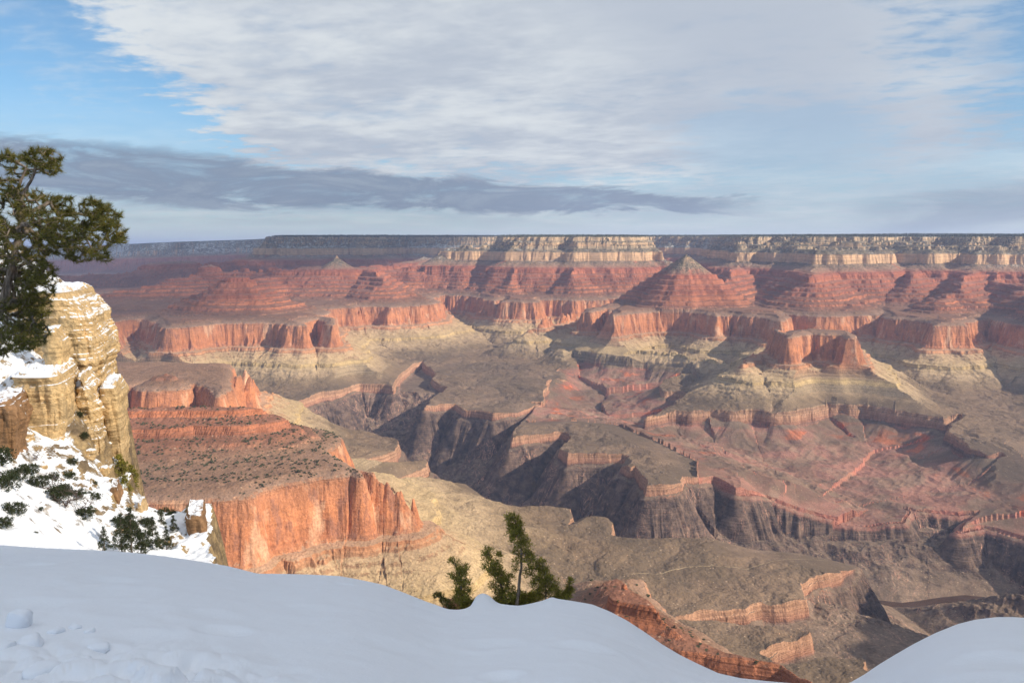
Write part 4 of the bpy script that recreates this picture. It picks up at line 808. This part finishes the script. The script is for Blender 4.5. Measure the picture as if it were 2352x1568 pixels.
tree('pinyon_pine', 'large leaning pinyon pine at the left edge with snow covered ground below', 'pine tree', at(-150, 1230, TP), [at(-150, 1230, TP), at(-120, 1000, TP), at(-60, 820, TP), at(10, 690, TP), at(30, 590, TP), at(52, 510, TP), at(42, 440, TP), at(60, 385, TP)], .12,
     BL([(22, 365, 20, 16, 12), (48, 395, 22, 14, 8), (92, 362, 34, 18, 26), (112, 385, 20, 14, 14), (15, 430, 26, 20, 16), (20, 490, 34, 42, 40), (75, 470, 34, 28, 34), (100, 505, 25, 20, 14), (142, 468, 20, 16, 16), (160, 500, 20, 16, 14), (212, 478, 20, 18, 18), (248, 495, 24, 20, 24), (225, 515, 26, 15, 18),
         (262, 535, 20, 18, 14), (278, 548, 14, 8, 8), (150, 535, 40, 22, 30), (200, 560, 36, 20, 24), (120, 555, 34, 22, 22), (235, 585, 20, 12, 8), (60, 560, 45, 35, 34), (20, 560, 40, 40, 30), (185, 585, 30, 12, 10), (45, 620, 50, 30, 44), (95, 625, 25, 22, 18), (25, 670, 45, 30, 44), (85, 665, 30, 28, 26),
         (30, 730, 48, 34, 50), (80, 705, 26, 24, 22), (60, 770, 40, 26, 34), (10, 790, 40, 22, 28), (-60, 600, 60, 120, 60), (-80, 420, 50, 60, 30)], TP, .55, 4.2, 1.4), 11, 'needles', M_pine, nper=30, ln=.072, wid=.0022, spread=.5, tipr=.0036, step=.13)
# junipers on the edge
JG = 'young junipers on the snow edge'
TJ = 11.6
tree('juniper_tree', 'tallest juniper in the middle, bent over at its top, with a bare lower trunk', 'juniper', at(1186, 1400, TJ), [at(1186, 1400, TJ), at(1192, 1350, TJ), at(1198, 1290, TJ), at(1197, 1250, TJ), at(1190, 1215, TJ), at(1178, 1185, TJ)], .03,
     BL([(1172, 1188, 12, 7, 14), (1182, 1200, 15, 12, 26), (1180, 1220, 15, 12, 24), (1196, 1215, 10, 12, 12), (1190, 1240, 18, 12, 26), (1205, 1255, 13, 12, 16), (1192, 1265, 12, 8, 8), (1215, 1282, 14, 11, 20), (1190, 1288, 9, 7, 7), (1225, 1300, 12, 9, 10), (1215, 1312, 12, 8, 6), (1180, 1306, 7, 5, 4)], TJ, .06, 2.0, 1.3), 21, 'sprays', M_jun, JG, nper=13, ln=.060, wid=.0046, rad=.026, step=.06, tipr=.0022)
tree('juniper_tree', 'bushy juniper just left of the tallest one with two thin tips', 'juniper', at(1165, 1400, TJ + .2), [at(1165, 1400, TJ + .2), at(1155, 1360, TJ + .2), at(1142, 1320, TJ + .2), at(1128, 1285, TJ + .2), at(1120, 1262, TJ + .2)], .022,
     BL([(1122, 1262, 8, 6, 6), (1117, 1280, 9, 12, 14), (1127, 1300, 13, 12, 22), (1144, 1282, 8, 12, 10), (1140, 1312, 15, 12, 26), (1158, 1325, 16, 12, 26), (1150, 1345, 20, 14, 34), (1170, 1365, 22, 14, 38), (1150, 1372, 15, 10, 18)], TJ + .2, .08, 2.0, 1.3), 22, 'sprays', M_jun, JG, nper=13, ln=.060, wid=.0046, rad=.026, step=.06, tipr=.0022)
tree('juniper_tree', 'separate juniper left of the snow mound beside a red rock', 'juniper', at(1062, 1412, TJ - .2), [at(1064, 1415, TJ - .2), at(1062, 1370, TJ - .2), at(1058, 1325, TJ - .2), at(1045, 1295, TJ - .2), at(1036, 1288, TJ - .2)], .02,
     BL([(1036, 1288, 5, 4, 4), (1048, 1296, 6, 6, 5), (1058, 1310, 9, 9, 12), (1070, 1305, 6, 8, 6), (1040, 1323, 8, 5, 6), (1060, 1330, 14, 12, 24), (1065, 1352, 16, 14, 32), (1058, 1375, 15, 12, 26), (1072, 1390, 14, 12, 26), (1080, 1383, 9, 8, 10)], TJ - .2, .06, 2.0, 1.3), 23, 'sprays', M_jun, JG, nper=13, ln=.060, wid=.0046, rad=.026, step=.06, tipr=.0022)
tree('juniper_tree', 'juniper right of the tallest one with a thin trunk and sloping crown', 'juniper', at(1254, 1390, TJ), [at(1254, 1392, TJ), at(1253, 1355, TJ), at(1250, 1320, TJ), at(1246, 1295, TJ)], .016,
     BL([(1243, 1292, 7, 6, 6), (1246, 1308, 12, 9, 16), (1252, 1325, 14, 12, 26), (1265, 1340, 14, 12, 26), (1235, 1345, 15, 12, 22), (1272, 1360, 14, 12, 24), (1245, 1365, 14, 10, 18), (1225, 1330, 9, 9, 8)], TJ, .06, 2.0, 1.3), 24, 'sprays', M_jun, JG, nper=13, ln=.060, wid=.0046, rad=.026, step=.06, tipr=.0022)
tree('juniper_tree', 'small rightmost juniper of the row, low and spiky', 'juniper', at(1290, 1392, TJ), [at(1288, 1395, TJ), at(1298, 1372, TJ), at(1306, 1350, TJ), at(1309, 1332, TJ)], .012,
     BL([(1309, 1336, 5, 6, 6), (1308, 1352, 8, 8, 14), (1302, 1366, 10, 8, 14), (1288, 1370, 10, 8, 12), (1285, 1382, 8, 8, 8)], TJ, .05, 2.0, 1.3), 25, 'sprays', M_jun, JG, nper=13, ln=.060, wid=.0046, rad=.026, step=.06, tipr=.0022)
tree('juniper_shrub', 'low dark juniper shrub at the foot of the tallest juniper', 'shrub', at(1180, 1400, TJ + .4), [at(1180, 1410, TJ + .4), at(1185, 1385, TJ + .4), at(1190, 1365, TJ + .4)], .016,
     BL([(1160, 1385, 16, 10, 20), (1185, 1380, 20, 14, 40), (1210, 1375, 18, 12, 30), (1228, 1370, 14, 10, 18), (1150, 1390, 12, 6, 12)], TJ + .4, .1, 2.2, 1.2), 26, 'sprays', M_jun, None, nper=34, ln=.030, wid=.0055, rad=.04, step=.06, tipr=.0022)
tree('pinyon_sapling', 'low dark pinyon sapling peeking over the snow left of the junipers', 'sapling', at(1020, 1405, TJ - .3), [at(1024, 1412, TJ - .3), at(1018, 1392, TJ - .3), at(1012, 1375, TJ - .3)], .012,
     BL([(1003, 1365, 8, 6, 10), (1012, 1368, 7, 7, 8), (1020, 1380, 10, 8, 14), (1032, 1385, 8, 9, 12), (1038, 1398, 10, 8, 12), (1046, 1404, 8, 6, 8)], TJ - .3, .05, 2.2, 1.2), 27, 'needles', M_pine, nper=40, ln=.045, wid=.0018, spread=.6, tipr=.0025, step=.06)
M_red, t, b = mat('red_rock', .9, .1); tcc = t.new('ShaderNodeTexCoord').outputs['Object']; t.put(b.inputs['Base Color'], t.mix(t.noise(tcc, 20, 6, .7), (.18, .08, .045), (.42, .22, .14)))
o = bm_obj('red_rock', lump_mesh(.17, 9, 4, (1, .9, .9), .35), M_red, smooth=False); o.location = at(1046, 1400, TJ + .25); tag(o, 'weathered red rock between the sapling and the leftmost juniper', 'rock')
# small evergreens on the hillside: one of each kind built, the rest copied
def copy_tree(o, parent=None):
    c = o.copy(); C.objects.link(c); c.parent = parent
    for ch in list(o.children): copy_tree(ch, c)
    return c
def ground(px, py, t0):
    """where the photo ray meets the hillside"""
    u, dyy, dzz = ray(px, py); ts = np.linspace(30, 88, 300); zs = hill(u * ts, dyy * ts); d_ = dzz * ts - zs
    k_ = np.argmax(d_ < 0) if (d_ < 0).any() else int(np.argmin(np.abs(ts - t0))); return Vector((u * ts[k_], dyy * ts[k_], min(zs[k_], dzz * ts[k_]) - .1))
pro_f = tree('small_fir', 'x', 'fir tree', (0, 0, 0), [(0, 0, 0), (0, 0, 2.6)], .06, [((0, 0, .5), (.75, .75, .3), 40), ((0, 0, 1.0), (.62, .62, .35), 44), ((0, 0, 1.5), (.45, .45, .3), 34), ((0, 0, 2.0), (.28, .28, .3), 22), ((0, 0, 2.5), (.12, .12, .2), 10)], 31, 'sprays', M_dark, nper=22, ln=.11, wid=.022, rad=.12, step=.2, tipr=.006)
pro_s = tree('evergreen_shrub', 'x', 'shrub', (0, 0, 0), [(0, 0, 0), (.05, 0, .5)], .05, [((0, 0, .5), (.6, .6, .4), 50), ((.35, .1, .75), (.35, .35, .3), 22), ((-.3, .1, .65), (.35, .35, .3), 20)], 32, 'sprays', M_dark, nper=22, ln=.10, wid=.022, rad=.12, step=.2, tipr=.006)
pro_j = tree('yellow_juniper', 'x', 'juniper', (0, 0, 0), [(0, 0, 0), (.05, 0, 1.4)], .05, [((0, 0, .6), (.5, .5, .5), 40), ((.1, 0, 1.2), (.4, .4, .45), 36), ((0, 0, 1.7), (.2, .2, .3), 14)], 33, 'sprays', M_jun, nper=16, ln=.12, wid=.03, rad=.12, step=.2, tipr=.006)
pro_b = empty('bare_shrub', (0, 0, 0)); tag(pro_b, 'x', 'bare shrub')
segs, tipd, arr, par, R_ = grow([Vector((0, 0, 0)), Vector((0, 0, .15))], .03, [((0, 0, .6), (.8, .8, .5), 260)], 34, .15, .0065); v, f_ = tubes(segs, 3); np_mesh('branches', v, f_, M_twig, pro_b)
used = {}
def put_small(pro, px, py, t0, s_, label, group, rz):
    if pro.name not in used: o = pro; used[pro.name] = 1
    else: o = copy_tree(pro)
    o.location = ground(px, py, t0); o.scale = (s_, s_, s_); o.rotation_euler = (0, 0, rz); o['label'] = label; o['group'] = group
for k_, a_ in enumerate([(280, 1262, .8, 'broader dark fir left of the brown rock ledge, leftmost of the firs'), (303, 1268, 1.0, 'tallest dark fir on the hillside'), (325, 1275, .6, 'short dark fir right of the tallest fir'), (240, 1262, .5, 'lone small fir at the snow edge below the rock step'), (383, 1262, .6, 'dark fir on the snow patch before the brown ledge'), (352, 1240, .6, 'dark fir in front of the snowy shelf'),
                        (372, 1215, .5, 'dark fir high on the snowy shelf'), (400, 1235, .6, 'dark fir against the snow beside the brown ledge')]): put_small(pro_f, a_[0], a_[1], 46, a_[2], a_[3], 'dark firs on the snowy hillside', k_ * 1.1)
SH = [(358, 1192, 1.0, 'dark shrub on the skyline of the snowy shelf, first from its left end'), (375, 1188, 1.2, 'largest shrub on the skyline of the snowy shelf'), (395, 1192, 1.0, 'dark shrub on the skyline of the shelf, third from left'), (412, 1190, .95, 'dark shrub on the skyline of the shelf, fourth from left'), (430, 1192, 1.0, 'dark shrub on the skyline of the shelf nearest the ledge'),
      (438, 1208, .7, 'small shrub on the snow above the brown ledge'), (335, 1215, 1.2, 'thick dark shrub under the tan rock shelf'), (350, 1265, 1.2, 'thick dark shrub at the foot of the snow patch'), (330, 1245, 1.1, 'dark shrub right of the tallest fir'), (20, 1130, 1.6, 'large black shrub at the left edge of the snow chute'), (5, 1070, 1.7, 'black shrub under the dark rock face'), (35, 1185, 1.2, 'black shrub low at the left edge'),
      (8, 1215, 1.0, 'small black shrub at the left edge by the snow rim'), (145, 1140, 1.2, 'dark shrub in the middle of the ledge shrubs'), (175, 1150, 1.1, 'dark shrub right of the middle of the ledge'), (120, 1110, 1.0, 'dark shrub below the yellow block'), (210, 1130, 1.2, 'dark shrub below the buttress'), (228, 1150, 1.0, 'dark shrub by the small rock step'), (70, 1090, 1.1, 'dark shrub between black shrubs and yellow block'),
      (165, 1070, .9, 'dark shrub clinging on the snowy steps'), (190, 1010, .9, 'dark shrub on the buttress ledge'), (240, 940, .9, 'dark shrub hidden between tower and column'), (60, 985, .9, 'dark shrub on the snow below the block left of its foot'), (95, 1170, .35, 'tiny shrub poking from the snow chute'), (83, 1225, .3, 'tiny sprig cluster low in the snow chute'), (262, 1135, 1.0, 'dark shrub at the foot of the column'), (180, 960, .8, 'dark shrub on the snow dusted buttress'), (130, 1155, 1.5, 'broad dark shrub filling the gap under the ledge shrubs'), (195, 1195, 1.2, 'dark shrub low in the snow beside the leafless thicket'), (45, 1105, 1.3, 'dark shrub just right of the black edge shrubs'), (160, 1110, 1.2, 'dark shrub directly under the yellow block corner'),
      (215, 1160, 1.3, 'dark shrub left of the small rock step'), (90, 1120, 1.2, 'dark shrub at the upper end of the snow chute'), (300, 1225, 1.3, 'dark shrub behind the tallest fir'), (270, 1215, 1.2, 'dark shrub right below the rock step')]
for k_, a_ in enumerate(SH): put_small(pro_s, a_[0], a_[1], 50, a_[2] * .72, a_[3], 'dark shrubs on the snowy hillside', k_ * .9)
for k_, a_ in enumerate([(276, 1115, 1.2, 'olive juniper right at the foot of the yellow column'), (303, 1130, 1.1, 'bright yellow green juniper right of the column'), (290, 1150, 1.0, 'green juniper below the bright one'), (200, 950, .8, 'olive juniper high on the buttress'), (165, 905, .6, 'small olive juniper above the block')]): put_small(pro_j, a_[0], a_[1], 54, a_[2], a_[3], 'junipers around the yellow column', k_ * 1.3)
for k_, a_ in enumerate([(115, 1130, 1.2, 'grey leafless shrub left of the bare thicket'), (150, 1165, 1.3, 'widest leafless shrub at the edge of the snow chute'), (190, 1178, 1.1, 'leafless shrub right end of the bare thicket'), (75, 1060, .9, 'leafless shrub under the yellow block'), (340, 1205, .7, 'leafless shrub by the tan shelf')]): put_small(pro_b, a_[0], a_[1], 46, a_[2], a_[3], 'leafless shrubs on the hillside', k_ * 1.7)
# pines on the rim behind and right of the viewpoint: they throw the shade that lies on the snow
pr = tree('rim_pine', 'tall ponderosa pine on the rim beside the viewpoint, outside the picture', 'pine tree', (0, 0, 0), [(0, 0, 0), (0, 0, 5), (0, 0, 11)], .22, [((0, 0, 3.2), (2.6, 2.6, 1.4), 150), ((0, 0, 5.2), (2.6, 2.6, 1.5), 150), ((0, 0, 7.4), (2.1, 2.1, 1.4), 110), ((0, 0, 9.2), (1.5, 1.5, 1.3), 70), ((0, 0, 11), (.7, .7, .9), 30)], 41, 'sprays', M_dark, 'pines on the rim out of view', nper=23, ln=.36, wid=.075, rad=.4, step=.5, tipr=.015)
RP = [(20, 4.5, 1.3), (19, -1, 1.3), (18, -6.5, 1.3), (25, 2, 1.6), (24.5, -4, 1.6), (23, -10, 1.5), (31, 1, 1.9), (30, -6, 1.9), (29, -13, 1.8), (38, -3, 2.2), (36, -11, 2.2), (12, -7, .8), (22, 7, 1.4), (28, 5, 1.7), (34, 3, 2.0), (27, -1, 1.7), (27, -8, 1.7), (34, -2, 2.0), (33, -9, 2.0), (16, 2, 1.1), (42, -6, 2.3), (42, 1, 2.3)]
for k_, (x_, y_, s_) in enumerate(RP):
    o = pr if k_ == 0 else copy_tree(pr); o.location = (x_, y_, max(-4.5, snow_z(x_, y_)) - .3); o.scale = (s_,) * 3; o.rotation_euler = (0, 0, k_ * 1.9)

# boulders with snow caps among the ledges
BO = [(122, 875, 50, .45, 'tan boulder with a thin snow cap right of the big snow patch'), (205, 1045, 53, .5, 'tan boulder at the foot of the buttress'), (150, 1090, 49, .45, 'rounded tan boulder under the yellow block'), (232, 1085, 54, .55, 'snow capped boulder just below the column'),
      (30, 900, 48, .5, 'boulder half buried in the big snow patch'), (95, 1075, 47, .35, 'small tan boulder among the shrubs'), (262, 1135, 52, .5, 'tan boulder beside the snow step'), (60, 1010, 46, .5, 'boulder on the snow strip left of the block foot'), (225, 1000, 56, .45, 'boulder wedged between buttress and column')]
for k_, (px, py, t_, r_, lb) in enumerate(BO):
    o = bm_obj('boulder', lump_mesh(r_, k_ + 30, 4, (1.1, 1, .8), .35), M_cliff, smooth=False); g_ = ground(px, py, t_); o.location = (g_.x, g_.y, g_.z + r_ * .35); o.rotation_euler = (0, 0, k_ * 1.7); tag(o, lb, 'boulder', 'boulders on the snowy hillside')
# scrub on the near ridge and the slopes: the nearest bushes one by one, the rest as one mass
R_ = np.random.RandomState(5)
def bush_pts(n, x0, x1, y0, y1, s0, s1, dens=None):
    x_ = R_.uniform(x0, x1, n); y_ = R_.uniform(y0, y1, n); z_ = hgt(x_, y_); lv = z_ - dipf(x_, y_)
    zx = hgt(x_ + 6, y_) - z_; zy = hgt(x_, y_ + 6) - z_; ok = (lv > s0) & (lv < s1) & (np.hypot(zx, zy) < 5.5); cl = fbm(x_ / 70, y_ / 70, 2, off=12) + R_.uniform(-.22, .22, n) > .02
    ok &= cl & (np.abs(np.arctan2(x_, y_)) < rad(36)); return np.stack([x_, y_, z_], -1)[ok]
near = np.concatenate([bush_pts(420, 120, 480, 850, 1480, -645, -500), bush_pts(5200, -1500, -300, 1950, 2650, -645, -500)])
near = near[np.argsort(np.hypot(near[:, 0], near[:, 1]))]
tet = np.array([[1, 1, 1], [-1, -1, 1], [-1, 1, -1], [1, -1, -1]], float)
def bush_geo(P_, size):
    """every bush a heap of small leafy facets"""
    N = len(P_); k_ = 9; c = P_[:, None] + R_.normal(size=(N, k_, 3)) * (size[:, None, None] * [.34, .34, .2]) + np.array([0, 0, .45]) * size[:, None, None]
    v = R_.normal(size=(N, k_, 4, 3)) * .18 + tet * .24; v = c[:, :, None] + v * size[:, None, None, None]
    V_ = v.reshape(-1, 3); b_ = np.arange(N * k_)[:, None, None] * 4; F_ = (b_ + np.array([[0, 1, 2], [0, 2, 3], [0, 3, 1], [1, 3, 2]])[None]).reshape(-1, 3); return V_, F_
M_scrub, t, b = mat('scrub_foliage', .8, .1); t.put(b.inputs['Base Color'], t.mix(t.noise(t.new('ShaderNodeTexCoord').outputs['Object'], .08, 3, .6), (.035, .04, .022), (.075, .08, .045)))
v, f_ = bush_geo(np.zeros((1, 3)), np.array([1.0])); pro = np_mesh('scrub_bush', v, f_, M_scrub)
for k_, p in enumerate(near[:300]):
    o = pro if k_ == 0 else pro.copy()
    if k_: C.objects.link(o)
    s_ = R_.uniform(2.4, 4.8); o.location = p; o.scale = (s_, s_, s_ * .9); o.rotation_euler = (0, 0, R_.uniform(0, 6)); tag(o, 'dark pinyon bush dotted on the red ledges of the nearer ridges', 'bush', 'dark bushes dotted over the nearer red ridges')
rest = near[300:]; v, f_ = bush_geo(rest, R_.uniform(2.4, 5, len(rest))); tag(np_mesh('scrub', v, f_, M_scrub), 'dark scrub dotted over the slopes of the near ridge', 'scrub', kind='stuff')
# forest along the north rim
fx = R_.uniform(-7000, 9000, 60000); fy = R_.uniform(7500, 14500, 60000); fz = hgt(fx, fy); lv = fz - dipf(fx, fy); ok = (lv > 0) & (np.abs(np.arctan2(fx, fy)) < rad(36)); back_ = hgt(fx * .985, fy * .985) - dipf(fx, fy)
ok &= (back_ < 2) | (R_.uniform(0, 1, len(fx)) < .22)
FP = np.stack([fx, fy, fz], -1)[ok]; hh = R_.uniform(14, 26, len(FP)); N = len(FP)
ang = np.arange(4) * math.pi / 2; ring = np.stack([np.cos(ang), np.sin(ang), np.zeros(4)], -1)
v = np.concatenate([FP[:, None] + ring[None] * (hh * .28)[:, None, None], FP[:, None] + (hh[:, None, None] * np.array([[[0, 0, 1.]]]))], 1).reshape(-1, 3)
b_ = np.arange(N)[:, None, None] * 5; f_ = (b_ + np.array([[0, 1, 4], [1, 2, 4], [2, 3, 4], [3, 0, 4]])[None]).reshape(-1, 3)
tag(np_mesh('forest', v, f_, M_scrub), 'dark conifer forest along the far north rim', 'forest', kind='stuff')
# a high broken cloud layer above the picture that shades the far left of the canyon
M_cl = bpy.data.materials.new('cloud'); M_cl.use_nodes = True; t = NT(M_cl.node_tree); t.n.clear()
gp = t.new('ShaderNodeNewGeometry').outputs['Position']; cn = t.noise(gp, 1 / 2600., 5, .6); gx_, gy_, gz_ = t.xyz(gp)
df = t.new('ShaderNodeBsdfDiffuse'); df.inputs[0].default_value = (.8, .8, .82, 1); tp_ = t.new('ShaderNodeBsdfTransparent'); mx = t.new('ShaderNodeMixShader')
inner_ = t.m('MULTIPLY', t.m('MULTIPLY', t.ss(t.m('ADD', gy_, t.m('MULTIPLY', cn, 3000.0)), 5600, 7400), t.ss(t.m('SUBTRACT', t.m('ADD', gx_, t.m('MULTIPLY', cn, -3000.0)), t.m('MULTIPLY', t.m('SUBTRACT', gy_, 5000.0), .28)), 7300, 6400)), t.ss(cn, .34, .44, .72, .97))
thin_ = t.m('MULTIPLY', t.ss(t.m('ADD', gy_, t.m('MULTIPLY', cn, 3000.0)), -200, 1500), t.m('MULTIPLY', t.ss(t.m('ADD', gx_, t.m('MULTIPLY', cn, -3000.0)), 8200, 6000), t.ss(cn, .3, .6, .42, .85)))
added_veil_ = t.m('MULTIPLY', t.ss(t.vm('LENGTH', t.vm('MULTIPLY', t.vm('SUBTRACT', gp, (10440, -4010, 0)), (1, 1, 0))), 700, 330), t.mr(cn, .3, .7, .4, .55))  # extra round veil, added to dim the sun on the near snow and hillside
t.put(mx.inputs[0], t.m('MAXIMUM', t.m('MAXIMUM', inner_, thin_), added_veil_)); t.l.new(tp_.outputs[0], mx.inputs[1]); t.l.new(df.outputs[0], mx.inputs[2]); o_ = t.new('ShaderNodeOutputMaterial'); t.l.new(mx.outputs[0], o_.inputs[0])
CXg, CYg = np.meshgrid(np.linspace(-6000, 12500, 100), np.linspace(-7000, 18500, 100)); CZg = 6200 + 120 * fbm(CXg / 1500, CYg / 1500, 4)
tag(np_mesh('cloud', np.stack([CXg, CYg, CZg], -1).reshape(-1, 3), grid_faces(100, 100), M_cl, smooth=True), 'high thin cloud layer overhead', 'cloud', kind='structure')

# pale trail across the platform
TRL = [(1450, 1329), (1461, 1326), (1500, 1318), (1526, 1314), (1560, 1306), (1591, 1301), (1640, 1297), (1676, 1295), (1710, 1293), (1741, 1290), (1776, 1279), (1810, 1268), (1841, 1259), (1870, 1252), (1903, 1246)]
tp = np.array([on_level(a_, b_, -1034) for a_, b_ in TRL]); kk = np.linspace(0, len(tp) - 1, 260); tx_ = np.interp(kk, np.arange(len(tp)), tp[:, 0]); ty_ = np.interp(kk, np.arange(len(tp)), tp[:, 1]) + 4 * perlin(kk * 1.7, kk * 0 + 3)
gxx, gyy = np.gradient(tx_), np.gradient(ty_); gl = np.hypot(gxx, gyy); ox, oy = -gyy / gl * 1.7, gxx / gl * 1.7
M_tr, t, b = mat('trail_dust', .95, .1); b.inputs['Base Color'].default_value = (.33, .25, .16, 1)
Lft = np.stack([tx_ + ox, ty_ + oy, hgt(tx_ + ox, ty_ + oy) + .7], -1); Rgt = np.stack([tx_ - ox, ty_ - oy, hgt(tx_ - ox, ty_ - oy) + .7], -1)
i_ = np.arange(259); tag(np_mesh('trail', np.concatenate([Lft, Rgt]), np.stack([i_, i_ + 1, i_ + 261, i_ + 260], -1), M_tr), 'pale footpath across the brown platform', 'trail', kind='structure')
